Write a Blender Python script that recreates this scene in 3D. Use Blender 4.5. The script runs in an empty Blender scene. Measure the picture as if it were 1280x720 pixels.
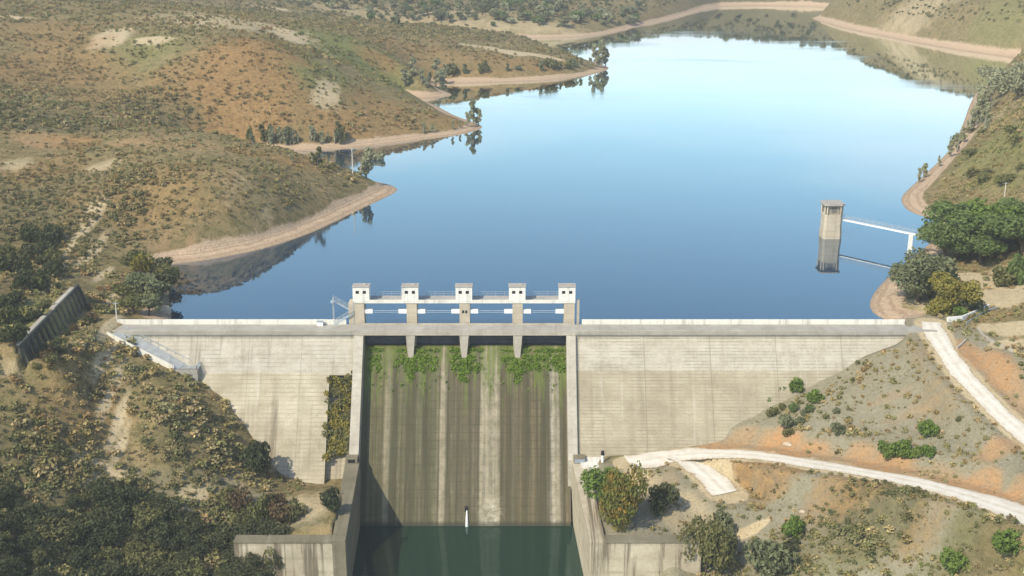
import bpy, math, random
import numpy as np
from mathutils import Vector, Matrix

random.seed(7)
RNG = np.random.default_rng(11)
scene = bpy.context.scene
COL = scene.collection

# ------------------------------------------------------------------ camera
F = 1516.0                      # focal length in pixels of a 1280 px wide frame
TAN = 0.303                     # downward pitch
TH = math.atan(TAN)
CAM = np.array([0.0, -262.0, 89.3])
WATER = -3.0
TAIL = -38.0


def ray(px, py):
    s, u = (px - 640) / F, (py - 360) / F
    c, n = math.cos(TH), math.sin(TH)
    return np.array([s, c - u * n, -n - u * c])


def at_z(px, py, z):
    d = ray(px, py)
    return CAM + d * ((z - CAM[2]) / d[2])


def at_y(px, py, y):
    d = ray(px, py)
    return CAM + d * ((y - CAM[1]) / d[1])


FACE_S = 0.72


def on_face(px, py):            # downstream face of the dam
    d = ray(px, py)
    # y = -FACE_S*(-2.2 - z)
    t = (FACE_S * (2.2 + CAM[2]) - CAM[1]) / (d[1] - FACE_S * d[2])
    return CAM + d * t


cam_data = bpy.data.cameras.new('camera')
cam = bpy.data.objects.new('camera', cam_data)
COL.objects.link(cam)
cam.location = CAM
cam.rotation_euler = (math.pi / 2 - TH, 0, 0)
cam_data.sensor_width = 36
cam_data.lens = 36 * F / 1280
cam_data.clip_start = 1
cam_data.clip_end = 30000
scene.camera = cam

# ------------------------------------------------------------------ terrain function
SHORE_L_PX = [(213, 399), (211, 385), (212, 366), (208, 348), (204, 334), (216, 330), (250, 327), (282, 321), (318, 314), (350, 305), (385, 293), (420, 277), (452, 261), (478, 249), (494, 241),
              (498, 236), (488, 231), (470, 227), (440, 220), (400, 214), (350, 207), (300, 202), (262, 198), (268, 192), (303, 190), (340, 191), (380, 189.5), (440, 186), (500, 179), (545, 173), (580, 168), (600, 162),
              (604, 158), (594, 153), (572, 146), (556, 138), (542, 130), (520, 124), (500, 122), (520, 123.5), (545, 123), (567, 120), (560, 115), (545, 110), (540, 105), (560, 104.5), (600, 104), (650, 102.5), (700, 100), (735, 95),
              (766, 86), (750, 80), (725, 73), (705, 66), (690, 60), (640, 55), (520, 50), (470, 46.5), (520, 46.5), (600, 48.5), (700, 48), (750, 45), (779, 38.5), (800, 33), (830, 27), (860, 19), (885, 11)]
SHORE_R_PX = [(905, 8), (950, 7), (1040, 9), (1052, 14), (1022, 20), (1012, 23), (1030, 29), (1060, 37), (1100, 45), (1150, 55), (1210, 65), (1280, 74), (1345, 82), (1360, 92), (1300, 100), (1240, 106), (1222, 112),
              (1212, 130), (1204, 155), (1190, 185), (1165, 210), (1140, 232), (1126, 246), (1127, 256), (1140, 267), (1165, 273), (1180, 282), (1172, 296), (1155, 310), (1130, 330), (1108, 348), (1092, 366),
              (1086, 380), (1090, 391), (1105, 398), (1120, 401)]


def chaikin(p, n=2):
    for _ in range(n):
        q = [p[0]]
        for a, b in zip(p[:-1], p[1:]):
            q += [a * .75 + b * .25, a * .25 + b * .75]
        q.append(p[-1])
        p = q
    return p


def shore(pxs):
    p = chaikin([at_z(x, y, WATER)[:2] for x, y in pxs])
    return np.array(p)


SL, SR = shore(SHORE_L_PX), shore(SHORE_R_PX)
POLY = np.vstack([SL, SR, [[SR[-1, 0], -4.0], [SL[0, 0], -4.0]]])                       # closed along the dam
SEG_A = np.vstack([SL[:-1], SR[:-1], SL[-1:]])   # the dam closes the lake, it is no shore
SEG_B = np.vstack([SL[1:], SR[1:], SR[:1]])


def lake_sd(x, y):
    """+ on land, - on water: distance to the shoreline."""
    d2 = np.full(x.shape, 1e18)
    for a, b in zip(SEG_A, SEG_B):
        e = b - a
        L = max(e @ e, 1e-9)
        t = np.clip(((x - a[0]) * e[0] + (y - a[1]) * e[1]) / L, 0, 1)
        d2 = np.minimum(d2, (x - a[0] - t * e[0]) ** 2 + (y - a[1] - t * e[1]) ** 2)
    inside = np.zeros(x.shape, bool)
    n = len(POLY)
    j = n - 1
    for i in range(n):
        xi, yi = POLY[i]
        xj, yj = POLY[j]
        if yi != yj:
            c = ((yi > y) != (yj > y)) & (x < (xj - xi) * (y - yi) / (yj - yi) + xi)
            inside ^= c
        j = i
    d = np.sqrt(d2)
    return np.where(inside, -d, d)


CP = []
for px, py, z in [(0, 300, 5), (0, 200, 14), (200, 172, 17), (120, 235, 12), (90, 300, 4.5), (180, 300, 4),
                  (150, 100, 22), (150, 55, 34), (0, 30, 40), (350, 110, 20), (450, 112, 14), (330, 58, 34), (520, 128, 8), (560, 140, 5),
                  (620, 76, 12), (520, 62, 20), (480, 80, 18), (700, 80, 7), (500, 20, 17), (650, 22, 15), (300, 15, 26), (100, 10, 44), (740, 24, 12),
                  (140, 375, 0.2), (136, 440, -2.5), (140, 490, -7.5), (150, 550, -14), (60, 470, -1.5), (0, 480, 0), (0, 600, -14), (0, 720, -22), (150, 720, -30), (100, 640, -21), (230, 660, -25), (300, 690, -30), (60, 540, -8), (200, 520, -10.5), (230, 600, -20),
                  (1163, 408, -.2), (1188, 448, -2), (1205, 470, -3.2), (1235, 503, -5), (1290, 552, -7.5), (1280, 440, .5), (1230, 420, -.3), (1240, 392, .3), (1270, 350, 1.5), (1190, 372, 0),
                  (800, 580, -24.5), (850, 571, -23), (885, 567, -21.5), (960, 570, -20), (1040, 584, -17.5), (1120, 597, -15), (1200, 617, -13), (1300, 650, -11),
                  (912, 618, -25.5), (840, 640, -25.6), (940, 650, -26), (900, 705, -32), (1000, 700, -28), (1150, 700, -23), (1280, 710, -18), (1000, 630, -22.5), (1100, 640, -19),
                  (1060, 500, -11), (1130, 530, -11.5), (1000, 540, -16), (1200, 560, -10.5),
                  (1200, 300, 1.5), (1270, 310, 4), (1280, 232, 13), (1280, 150, 24), (1230, 205, 9), (1275, 110, 20)]:
    p = at_z(px, py, z)
    CP.append((p[0], p[1], z))
for px, py in [(225, 462), (262, 486), (285, 505), (310, 540), (345, 590), (400, 606), (1000, 490), (1060, 458), (940, 520), (880, 549)]:
    p = on_face(px, py)
    CP.append(tuple(p))
CP += [(-92, 0, 0), (-90, 8, .2), (93, 0, -.4), (96, 8, 0), (-40, -30, -25.2), (-42, -48, -25.4), (22, -30, -25.6), (24, -48, -25.6),
       (-112, 14, 7), (-110, -26, 6), (-130, -60, 8), (-170, -60, 26), (-150, 0, 14), (-200, 40, 30), (-260, -60, 60), (-260, 150, 45),
       (0, -110, -41), (0, -180, -43), (-45, -110, -39), (40, -110, -37), (-100, -150, -16), (100, -150, -9), (150, -60, 8), (160, 0, 20), (170, 60, 26), (240, -60, 40), (230, 100, 50),
       (-400, 400, 60), (-500, 800, 70), (-380, 1000, 50), (-200, 1250, 34), (-300, 1700, 48), (0, 1420, 36), (150, 1420, 40), (0, 1700, 44), (300, 1450, 44), (500, 1150, 60), (330, 1090, 44), (420, 1010, 58), (300, 900, 40), (380, 820, 50), (520, 800, 60), (380, 560, 52), (300, 330, 46),
       (-1200, 800, 90), (1200, 800, 90), (0, 2600, 60), (-1200, 2400, 80), (1200, 2400, 80), (-900, -200, 110), (900, -200, 100), (0, -500, -45), (-5000, 3000, 120), (5000, 3000, 120), (0, 6000, 120), (-3000, 6000, 140), (3000, 6000, 140)]
CP += [(-72.6, 112, 17), (-57.5, 127, 11), (-88, 90, 18), (-84, 72, 12), (-100, 120, 17), (-70, 150, 12)]
CP = np.array(CP)
SC = 100.0
_x = CP[:, :2] / SC


def _phi(r2):
    return 0.5 * r2 * np.log(np.maximum(r2, 1e-12))


_K = _phi(((_x[:, None] - _x[None]) ** 2).sum(-1)) + np.eye(len(_x)) * 2e-3
_P = np.hstack([np.ones((len(_x), 1)), _x])
_A = np.block([[_K, _P], [_P.T, np.zeros((3, 3))]])
_W = np.linalg.solve(_A, np.concatenate([CP[:, 2], np.zeros(3)]))


def tps(x, y):
    out = _W[-3] + _W[-2] * x / SC + _W[-1] * y / SC
    for (cx, cy), w in zip(_x, _W[:-3]):
        out = out + w * _phi((x / SC - cx) ** 2 + (y / SC - cy) ** 2)
    return out


def sstep(a, b, v):
    t = np.clip((v - a) / (b - a), 0, 1)
    return t * t * (3 - 2 * t)


def vnoise(x, y, seed=0):
    xi, yi = np.floor(x), np.floor(y)
    fx, fy = x - xi, y - yi
    fx, fy = fx * fx * (3 - 2 * fx), fy * fy * (3 - 2 * fy)

    def hsh(a, b):
        v = np.sin(a * 127.1 + b * 311.7 + seed * 74.7) * 43758.5453
        return v - np.floor(v)
    return (hsh(xi, yi) * (1 - fx) + hsh(xi + 1, yi) * fx) * (1 - fy) + (hsh(xi, yi + 1) * (1 - fx) + hsh(xi + 1, yi + 1) * fx) * fy


def fbm(x, y, s, seed=0, o=4):
    out, a = 0, .5
    for k in range(o):
        out = out + a * (vnoise(x / s + 17 * k, y / s - 9 * k, seed + k) - .5)
        s, a = s / 2.03, a * .55
    return out


# roads: (px, py, assumed height), half width
def road_pts(l):
    return np.array(chaikin([at_z(*q) for q in l], 2))


ROADS = {
    'upper': (road_pts([(1163, 403, -.1), (1166, 412, -.3), (1188, 448, -2), (1205, 470, -3.2), (1235, 503, -5), (1290, 552, -7.5), (1340, 600, -9)]), 2.5),
    'lower': (road_pts([(786, 579, -24.1), (815, 574, -23.7), (848, 569, -22.8), (885, 566, -21.8), (960, 570, -20), (1040, 584, -17.5), (1120, 597, -15), (1200, 616, -13), (1300, 650, -11), (1380, 690, -10)]), 2.3),
    'branch': (road_pts([(846, 568, -22.75), (866, 577, -22.9), (888, 597, -23.9), (908, 617, -24.9)]), 3.3),
}


def polydist(x, y, P):
    best = np.full(np.shape(x), 1e9)
    zz = np.zeros(np.shape(x))
    for a, b in zip(P[:-1], P[1:]):
        e = b[:2] - a[:2]
        L = max(e @ e, 1e-9)
        t = np.clip(((x - a[0]) * e[0] + (y - a[1]) * e[1]) / L, 0, 1)
        d = np.hypot(x - a[0] - t * e[0], y - a[1] - t * e[1])
        m = d < best
        best = np.where(m, d, best)
        zz = np.where(m, a[2] + t * (b[2] - a[2]), zz)
    return best, zz


def height(x, y, full=False):
    x, y = np.asarray(x, float), np.asarray(y, float)
    d = lake_sd(x, y)
    T = tps(x, y)
    T = T + fbm(x, y, 60, 3) * 5 * np.clip(d / 60, 0, 1) * sstep(20, 120, y) + fbm(x, y, 14, 5) * 1.6 * np.clip(d / 30, 0, 1)
    dn = 1 - sstep(-6, 24, y)                    # 1 downstream of the dam
    T = np.maximum(T, np.where(dn > .5, -60, WATER + 3 + np.minimum(d * .02, 6)))
    bw = 5.5 + 3 * fbm(x, y, 45, 9)
    beach = WATER + .2 * np.minimum(d, bw) + fbm(x, y, 4, 2) * .5 * np.clip(d / 4, 0, 1)
    s = 1 - np.exp(-np.maximum(d - bw, 0) / (9 + .022 * np.clip(y, 0, 900)))
    up = beach + s * (T - beach)
    h = dn * T + (1 - dn) * up
    h = np.where((d < 0) & (y > -2), np.maximum(WATER + .3 * d, -16), h)
    # levelled fill behind the basin wall
    pl = sstep(12, 15, x) * (1 - sstep(40, 50, x)) * sstep(-53, -49, y) * (1 - sstep(-12, -8, y))
    cap = -24.75 + .11 * np.maximum(x - 33, 0) + .03 * np.maximum(y + 30, 0) - .05 * np.maximum(-34 - y, 0)
    h = h + pl * (np.minimum(h, cap) - h)
    # roads are cut and filled
    rd = np.full(x.shape, 1e9)
    rz, bq = np.zeros(x.shape), np.full(x.shape, 1e9)
    for P, hw in ROADS.values():
        q, z = polydist(x, y, P)
        rz = np.where(q < bq - .4, z, rz)
        bq = np.minimum(bq, q)
        rd = np.minimum(rd, q - hw)
    w = 1 - sstep(3.2, 7.0, rd)
    h = h * (1 - w) + (rz - .05) * w
    # the buttressed wall holds a terrace
    win = sstep(-31, -27, y) * (1 - sstep(15, 20, y))
    xw = -102.3 + (y + 6) * -.06
    hi = win * (1 - sstep(-.5, 1.2, x - xw)) * sstep(-16, -10, x - xw)
    h = h + hi * (np.maximum(h, 6.0) - h)
    lo = win * sstep(.6, 1.6, x - xw) * (1 - sstep(6, 13, x - xw))
    h = h + lo * (1.5 - .045 * (y + 6) - h)
    # river in front of the stilling basin and the basin itself
    f = sstep(-49.7, -51.7, y) * sstep(-49, -41, x) * (1 - sstep(22, 32, x))
    h = h + f * (np.minimum(h, -39.5) - h)
    ch = (x > -35.0) & (x < 15.5) & (y < 4) & (y > -160)
    h = np.where(ch, np.minimum(h, -42), h)
    if full:
        return h, d, rd
    return h


def hit(px, py):
    """World point where the sight line through a pixel meets the land: places things on the real ground."""
    d = ray(px, py)
    t = np.concatenate([np.linspace(90, 420, 660), np.linspace(421, 1900, 900)])
    P = CAM[None] + t[:, None] * d[None]
    h = height(P[:, 0], P[:, 1])
    k = np.argmax(P[:, 2] <= h)
    if k == 0:
        k = 1
    a, b = P[k - 1, 2] - h[k - 1], P[k, 2] - h[k]
    w = a / (a - b) if a != b else 0
    p = P[k - 1] + (P[k] - P[k - 1]) * w
    return np.array([p[0], p[1], float(height(np.array([p[0]]), np.array([p[1]]))[0])])


# ------------------------------------------------------------------ materials
MATS = {}


class NT:
    def __init__(self, name):
        m = bpy.data.materials.new(name)
        m.use_nodes = True
        self.m, self.t = m, m.node_tree
        self.t.nodes.clear()
        self.out = self.t.nodes.new('ShaderNodeOutputMaterial')

    def n(self, typ, **kw):
        nd = self.t.nodes.new('ShaderNode' + typ)
        for k, v in kw.items():
            if k in nd.inputs:
                self.set(nd.inputs[k], v)
            else:
                setattr(nd, k, v)
        return nd

    def set(self, sock, v):
        if isinstance(v, bpy.types.NodeSocket):
            self.t.links.new(v, sock)
        elif isinstance(v, bpy.types.Node):
            self.t.links.new(v.outputs[0], sock)
        else:
            if isinstance(v, (tuple, list)) and len(v) == 3 and sock.type == 'RGBA':
                v = (*v, 1)
            sock.default_value = v

    def math(self, op, a, b=0.0, c=None, clamp=False):
        nd = self.t.nodes.new('ShaderNodeMath')
        nd.operation = op
        nd.use_clamp = clamp
        self.set(nd.inputs[0], a)
        self.set(nd.inputs[1], b)
        if c is not None:
            self.set(nd.inputs[2], c)
        return nd.outputs[0]

    def mix(self, f, a, b, blend='MIX'):
        nd = self.t.nodes.new('ShaderNodeMix')
        nd.data_type = 'RGBA'
        nd.blend_type = blend
        nd.clamp_factor = True
        self.set(nd.inputs[0], f)
        self.set(nd.inputs[6], a)
        self.set(nd.inputs[7], b)
        return nd.outputs[2]

    def ramp(self, f, a, b, c=0.0, d=1.0):
        nd = self.t.nodes.new('ShaderNodeMapRange')
        self.set(nd.inputs[0], f)
        for k, v in zip((1, 2, 3, 4), (a, b, c, d)):
            nd.inputs[k].default_value = v
        return nd.outputs[0]

    def cramp(self, f, stops):
        nd = self.t.nodes.new('ShaderNodeValToRGB')
        els = nd.color_ramp.elements
        while len(els) < len(stops):
            els.new(.5)
        for e, (p, c) in zip(els, stops):
            e.position = p
            e.color = (*c, 1) if isinstance(c, tuple) else (c, c, c, 1)
        self.set(nd.inputs[0], f)
        return nd.outputs[0]

    def pos(self):
        if not hasattr(self, '_p'):
            self._p = self.t.nodes.new('ShaderNodeNewGeometry').outputs[0]
            self._sx = self.t.nodes.new('ShaderNodeSeparateXYZ')
            self.t.links.new(self._p, self._sx.inputs[0])
        return self._p

    def xyz(self):
        self.pos()
        return self._sx.outputs

    def noise(self, scale, detail=3, rough=.55, vec=None, sc=None, dist=0.0):
        v = vec if vec is not None else self.pos()
        if sc is not None:
            mp = self.t.nodes.new('ShaderNodeVectorMath')
            mp.operation = 'MULTIPLY'
            self.set(mp.inputs[0], v)
            mp.inputs[1].default_value = sc
            v = mp.outputs[0]
        nd = self.t.nodes.new('ShaderNodeTexNoise')
        self.set(nd.inputs['Vector'], v)
        nd.inputs['Scale'].default_value = scale
        nd.inputs['Detail'].default_value = detail
        nd.inputs['Roughness'].default_value = rough
        nd.inputs['Distortion'].default_value = dist
        return nd.outputs[0]

    def bump(self, hgt, strength=.5, dist=.1):
        nd = self.t.nodes.new('ShaderNodeBump')
        nd.inputs['Strength'].default_value = strength
        nd.inputs['Distance'].default_value = dist
        self.set(nd.inputs['Height'], hgt)
        return nd.outputs[0]

    def surf(self, color, rough=.85, normal=None, spec=.2, metal=0.0, **kw):
        nd = self.t.nodes.new('ShaderNodeBsdfPrincipled')
        self.set(nd.inputs['Base Color'], color)
        self.set(nd.inputs['Roughness'], rough)
        nd.inputs['Specular IOR Level'].default_value = spec
        nd.inputs['Metallic'].default_value = metal
        for k, v in kw.items():
            self.set(nd.inputs[k], v)
        if normal is not None:
            self.set(nd.inputs['Normal'], normal)
        self.t.links.new(nd.outputs[0], self.out.inputs[0])
        MATS[self.m.name] = self.m
        return self.m


def simple(name, col, rough=.7, var=.12, scale=1.2, metal=0.0, streak=.0):
    t = NT(name)
    n = t.noise(scale, 4, .6)
    c = t.mix(t.ramp(n, .3, .7), tuple(k * (1 - var) for k in col), tuple(min(1, k * (1 + var)) for k in col))
    if streak:
        s = t.noise(.9, 3, .6, sc=(1, .1, .06))
        c = t.mix(t.ramp(s, .52, .72, 0, streak), c, (.08, .07, .05))
    return t.surf(c, rough, t.bump(t.noise(scale * 6, 3), .3, .03), metal=metal)


def concrete(name, light, dark, joint_z=1.5, joint_x=12.0, joint=.35, streak=.4, top=None, stain_s=.35, blotch=.11):
    t = NT(name)
    x, y, z = t.xyz()
    c = t.mix(t.ramp(t.noise(blotch, 5, .62), .36, .64), dark, light)
    if top is not None:                          # newer, paler lifts at the crest
        f = t.ramp(t.math('ADD', z, t.math('MULTIPLY', t.noise(.25, 2), .5)), top[0], top[0] + .15)
        c = t.mix(f, c, t.mix(t.ramp(t.noise(.3, 4, .65), .35, .65), top[1], top[2]))
    # pours of uneven tone, one lift at a time
    zl = t.math('FLOOR', t.math('DIVIDE', z, joint_z))
    xl = t.math('FLOOR', t.math('DIVIDE', t.math('ADD', x, t.math('MULTIPLY', zl, 3.7)), joint_x * .6))
    comb = t.t.nodes.new('ShaderNodeCombineXYZ')
    t.set(comb.inputs[0], xl)
    t.set(comb.inputs[1], zl)
    wn = t.t.nodes.new('ShaderNodeTexWhiteNoise')
    t.set(wn.inputs[0], comb.outputs[0])
    c = t.mix(t.math('MULTIPLY', wn.outputs[0], .13), c, (dark[0] * .5, dark[1] * .5, dark[2] * .5))
    fz = t.math('FRACT', t.math('DIVIDE', z, joint_z))
    lz = t.math('LESS_THAN', t.math('ABSOLUTE', t.math('SUBTRACT', fz, .5)), .11)
    brk = t.ramp(t.noise(.22, 4, .7), .38, .62)
    f = t.math('MULTIPLY', t.math('MULTIPLY', lz, brk), joint)
    fx = t.math('FRACT', t.math('DIVIDE', x, joint_x))
    lx = t.math('LESS_THAN', fx, .014)
    f = t.math('MAXIMUM', f, t.math('MULTIPLY', lx, joint * .8))
    c = t.mix(f, c, (.10, .085, .06))
    st = t.noise(.55, 5, .65, sc=(1, .03, .045), dist=.35)
    c = t.mix(t.ramp(st, .54 if streak < .9 else .52, .74 if streak < .9 else .6, 0, min(streak, .85)), c, (.13, .105, .07))
    wt = t.noise(.8, 4, .6, sc=(1, .03, .05))
    c = t.mix(t.ramp(wt, .6, .78, 0, stain_s), c, (.62, .58, .5))
    c = t.mix(t.ramp(t.noise(.32, 6, .75), .45, .68, 0, .45), c, (dark[0] * .62, dark[1] * .6, dark[2] * .56))
    sp = t.noise(.42, 5, .75)
    c = t.mix(t.ramp(sp, .66, .76, 0, .55), c, (.11, .095, .065))
    fine = t.noise(2.6, 4, .7)
    c = t.mix(t.ramp(fine, .3, .75, 0, .25), c, (.09, .08, .06))
    return t.surf(c, .9, t.bump(t.noise(1.8, 5, .7), .5, .08))


M_FACE = concrete('dam_concrete', (.60, .54, .41), (.41, .36, .26), joint_z=.8, joint=.36, streak=.85, stain_s=.6, top=(-8.6, (.55, .51, .43), (.47, .43, .35)))
M_FACE_B = concrete('dam_concrete_brown', (.50, .445, .33), (.365, .32, .23), joint_z=.62, joint=.48, streak=.3, stain_s=.45, top=(-8.2, (.56, .52, .43), (.47, .43, .35)), joint_x=15)
M_PALE = concrete('pale_concrete', (.55, .51, .43), (.43, .39, .32), joint=.12, streak=.25, joint_x=6)
M_WALL = concrete('wall_concrete', (.62, .55, .42), (.48, .41, .30), joint=.25, streak=.95, joint_x=8, joint_z=3)
M_MOSSY = concrete('weathered_concrete', (.27, .24, .17), (.17, .155, .10), joint=.2, streak=.6)
M_GREYC = concrete('grey_concrete', (.47, .45, .40), (.38, .36, .315), joint=.1, streak=.3, joint_x=5)
M_DARKC = concrete('dark_old_concrete', (.15, .14, .11), (.07, .07, .055), joint=.2, streak=.5)
M_TOWER = concrete('tower_concrete', (.60, .53, .42), (.50, .43, .33), joint=.15, streak=.3, joint_x=3)
M_PARAPET = simple('parapet_white', (.70, .68, .61), .8, .08, .5, streak=.4)
M_WHITE = simple('white_render', (.74, .725, .68), .7, .08, 1.0, streak=.4)
M_ROOF = simple('roof_slab', (.36, .34, .31), .85, .15, .9)
M_DARK = simple('dark_opening', (.02, .02, .022), .5, .2)
M_STEEL = simple('galvanised_steel', (.42, .46, .48), .45, .12, 3, metal=.4)
M_BLUE = simple('blue_grey_paint', (.36, .43, .50), .5, .15, 2)
M_PAINT = simple('white_paint', (.80, .80, .78), .5, .05, 2)
M_GATE = simple('gate_steel', (.07, .085, .095), .5, .3, 1.0, streak=.5)
M_ROCK = simple('pale_rock', (.46, .38, .28), .95, .3, .8)
M_RUSTBOX = simple('junction_box', (.28, .32, .38), .5, .1, 2)
M_BARK = simple('bark', (.13, .10, .07), .95, .3, 3)
M_PALEBARK = simple('pale_bark', (.34, .31, .26), .9, .25, 3)
def road_mat():
    t = NT('pale_gravel')
    c = t.mix(t.ramp(t.noise(.35, 4, .65), .35, .65), (.58, .53, .44), (.70, .66, .58))
    c = t.mix(t.ramp(t.noise(1.4, 4, .7), .55, .75, 0, .5), c, (.45, .39, .29))
    c = t.mix(t.ramp(t.noise(.5, 5, .7, dist=1.5), .56, .66, 0, .45), c, (.40, .34, .25))
    ru = t.n('Attribute', attribute_name='rut').outputs['Fac']
    ed = t.n('Attribute', attribute_name='edge').outputs['Fac']
    c = t.mix(t.math('MULTIPLY', ru, t.ramp(t.noise(.3, 3), .35, .6, .1, .6)), c, (.76, .73, .66))
    c = t.mix(t.math('MULTIPLY', t.math('SUBTRACT', 1, ru), t.ramp(t.noise(.8, 4, .7), .42, .62, .05, .5)), c, (.47, .41, .31))
    c = t.mix(t.ramp(t.math('ADD', ed, t.math('MULTIPLY', t.math('SUBTRACT', t.noise(.7, 4, .7), .5), 2.2)), .55, .95), c, (.36, .28, .18))
    return t.surf(c, .95, t.bump(t.noise(2.5, 4, .7), .5, .1))


M_ROAD = road_mat()


def chute_mat():
    t = NT('spillway_concrete')
    x, y, z = t.xyz()
    wob = t.math('ADD', x, t.math('MULTIPLY', t.math('SUBTRACT', t.noise(.35, 3, .6, sc=(1, .1, .12)), .5), 1.1))
    sx = t.ramp(wob, -36, 15)
    # broad bands down the slope where water runs and where it does not
    c = t.cramp(sx, [(0, (.11, .10, .06)), (.10, (.145, .13, .07)), (.135, (.26, .22, .12)), (.165, (.125, .115, .068)), (.37, (.135, .125, .075)),
                     (.392, (.36, .30, .20)), (.42, (.13, .11, .07)), (.55, (.14, .115, .075)), (.575, (.36, .31, .22)), (.64, (.33, .285, .20)), (.66, (.14, .11, .068)),
                     (.80, (.16, .125, .075)), (.865, (.13, .11, .08)), (.885, (.40, .37, .31)), (.92, (.38, .34, .28)), (.93, (.135, .108, .07)), (1, (.10, .085, .06))])
    s1 = t.noise(1.5, 5, .7, sc=(1, .015, .02))
    c = t.mix(t.ramp(s1, .44, .64, 0, .85), c, (.07, .06, .036))
    s2 = t.noise(1.1, 5, .7, sc=(1.3, .06, .08), dist=.5)
    c = t.mix(t.ramp(s2, .56, .72, 0, .6), c, (.30, .255, .165))
    s4 = t.noise(.5, 3, .6, sc=(1, .01, .012))
    c = t.mix(t.ramp(s4, .47, .54, 0, .62), c, (.05, .045, .026))
    s3 = t.noise(.35, 4, .7)
    c = t.mix(t.ramp(s3, .5, .75, 0, .45), c, (.06, .052, .034))
    fz = t.math('FRACT', t.math('DIVIDE', z, 1.5))
    lz = t.math('LESS_THAN', fz, .09)
    c = t.mix(t.math('MULTIPLY', lz, t.ramp(t.noise(.3, 4, .7), .35, .6, 0, .6)), c, (.05, .045, .03))
    bands = t.cramp(sx, [(0, 0.0), (.135, 0.0), (.145, .5), (.165, .5), (.175, 0.0), (.385, 0.0), (.39, .8), (.412, .7), (.42, 0.0), (.565, 0.0), (.575, .75), (.61, .85), (.645, .7), (.655, 0.0), (.70, 0.0), (.71, .25), (.72, 0.0), (.882, 0.0), (.888, .85), (.91, .85), (.918, 0.0)])
    c = t.mix(t.math('MULTIPLY', bands, t.ramp(t.noise(.7, 5, .7, sc=(1, .12, .12)), .3, .6, .35, .85)), c, t.mix(t.noise(.5, 3), (.33, .285, .20), (.42, .37, .28)))
    # moss, thick at the crest and thinning down the wet lines
    ms = t.math('ADD', t.ramp(z, -26, -6, -.42, .30), t.math('MULTIPLY', t.math('SUBTRACT', t.noise(.9, 5, .75, sc=(1, .05, .07)), .5), 2.4))
    c = t.mix(t.ramp(ms, .06, .34, 0, .85), c, t.mix(t.noise(1.5, 2), (.09, .12, .025), (.16, .20, .045)))
    # lime crust at the foot of the wide pale band and round the outlet
    fx = t.math('SUBTRACT', 1, t.math('DIVIDE', t.math('ABSOLUTE', t.math('ADD', x, 4.8)), 3.2))
    fz2 = t.ramp(z, -36.8, -31.5, 1, 0)
    lc = t.math('MULTIPLY', t.math('MULTIPLY', t.math('MAXIMUM', fx, 0), fz2), t.ramp(t.noise(.9, 5, .75, sc=(.7, 1, 1.5)), .44, .58))
    c = t.mix(t.math('MULTIPLY', lc, 1.8, clamp=True), c, (.46, .42, .33))
    c = t.mix(t.ramp(t.noise(.55, 6, .75), .4, .65, 0, .5), c, t.mix(t.noise(.4, 2), (.045, .045, .022), (.085, .092, .04)))
    wet = t.ramp(t.math('ADD', z, t.math('MULTIPLY', t.noise(.6, 3), .8)), -37.2, -36.6, .75, 0)
    c = t.mix(wet, c, (.035, .035, .025))
    return t.surf(c, .8, t.bump(t.noise(1.6, 5, .7), .6, .12))


M_CHUTE = chute_mat()


def leaf_mat(name, base, alt, patch=False):
    t = NT(name)
    oi = t.t.nodes.new('ShaderNodeObjectInfo')
    geo = t.t.nodes.new('ShaderNodeNewGeometry')
    f = oi.outputs['Random']
    if patch:                                # a crown that is turning, branch by branch
        f = t.ramp(t.noise(.45, 2), .42, .58)
    c = t.mix(f, base, alt)
    c = t.mix(t.ramp(geo.outputs['Random Per Island'], 0, 1, 0, .75), tuple(k * .72 for k in base), c)
    d = t.n('BsdfDiffuse')
    t.set(d.inputs[0], c)
    tr = t.n('BsdfTranslucent')
    t.set(tr.inputs[0], t.mix(.5, c, (.16, .18, .03)))
    ms = t.n('MixShader')
    ms.inputs[0].default_value = .22
    t.t.links.new(d.outputs[0], ms.inputs[1])
    t.t.links.new(tr.outputs[0], ms.inputs[2])
    t.t.links.new(ms.outputs[0], t.out.inputs[0])
    return t.m


L_DARK = leaf_mat('dark_evergreen_leaves', (.09, .105, .055), (.135, .14, .075))
L_OAK = leaf_mat('holm_oak_leaves', (.17, .235, .08), (.215, .27, .105))
L_GREY = leaf_mat('grey_green_leaves', (0.210, 0.232, 0.128), (0.270, 0.270, 0.150))
L_PALE = leaf_mat('pale_grey_green_leaves', (.40, .41, .25), (.45, .43, .27))
L_YEL = leaf_mat('yellowing_leaves', (0.350, 0.288, 0.069), (0.250, 0.250, 0.075))
L_AUT = leaf_mat('autumn_leaves', (.20, .22, .06), (.42, .23, .06), True)
L_GREEN = leaf_mat('fresh_green_leaves', (0.163, 0.250, 0.056), (0.213, 0.275, 0.075))
L_BRIGHT = leaf_mat('bright_weeds', (0.196, 0.310, 0.046), (0.276, 0.333, 0.069))
L_OLIVE = leaf_mat('olive_shrub_leaves', (.19, .195, .08), (.26, .235, .11))
L_BROWN = leaf_mat('brown_heath_leaves', (0.163, 0.119, 0.069), (0.213, 0.150, 0.088))


def scrub_mat():
    t = NT('scrub_leaves')
    at = t.n('Attribute', attribute_name='tint', attribute_type='INSTANCER')
    oi = t.t.nodes.new('ShaderNodeObjectInfo')
    geo = t.t.nodes.new('ShaderNodeNewGeometry')
    k = t.math('ADD', t.math('MULTIPLY', geo.outputs['Random Per Island'], .55), t.math('MULTIPLY', oi.outputs['Random'], .35))
    c = t.mix(1.0, at.outputs['Color'], t.cramp(k, [(0, .6), (.9, 1.25)]), 'MULTIPLY')
    d = t.n('BsdfDiffuse')
    t.set(d.inputs[0], c)
    t.t.links.new(d.outputs[0], t.out.inputs[0])
    return t.m


M_SCRUB = scrub_mat()


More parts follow.
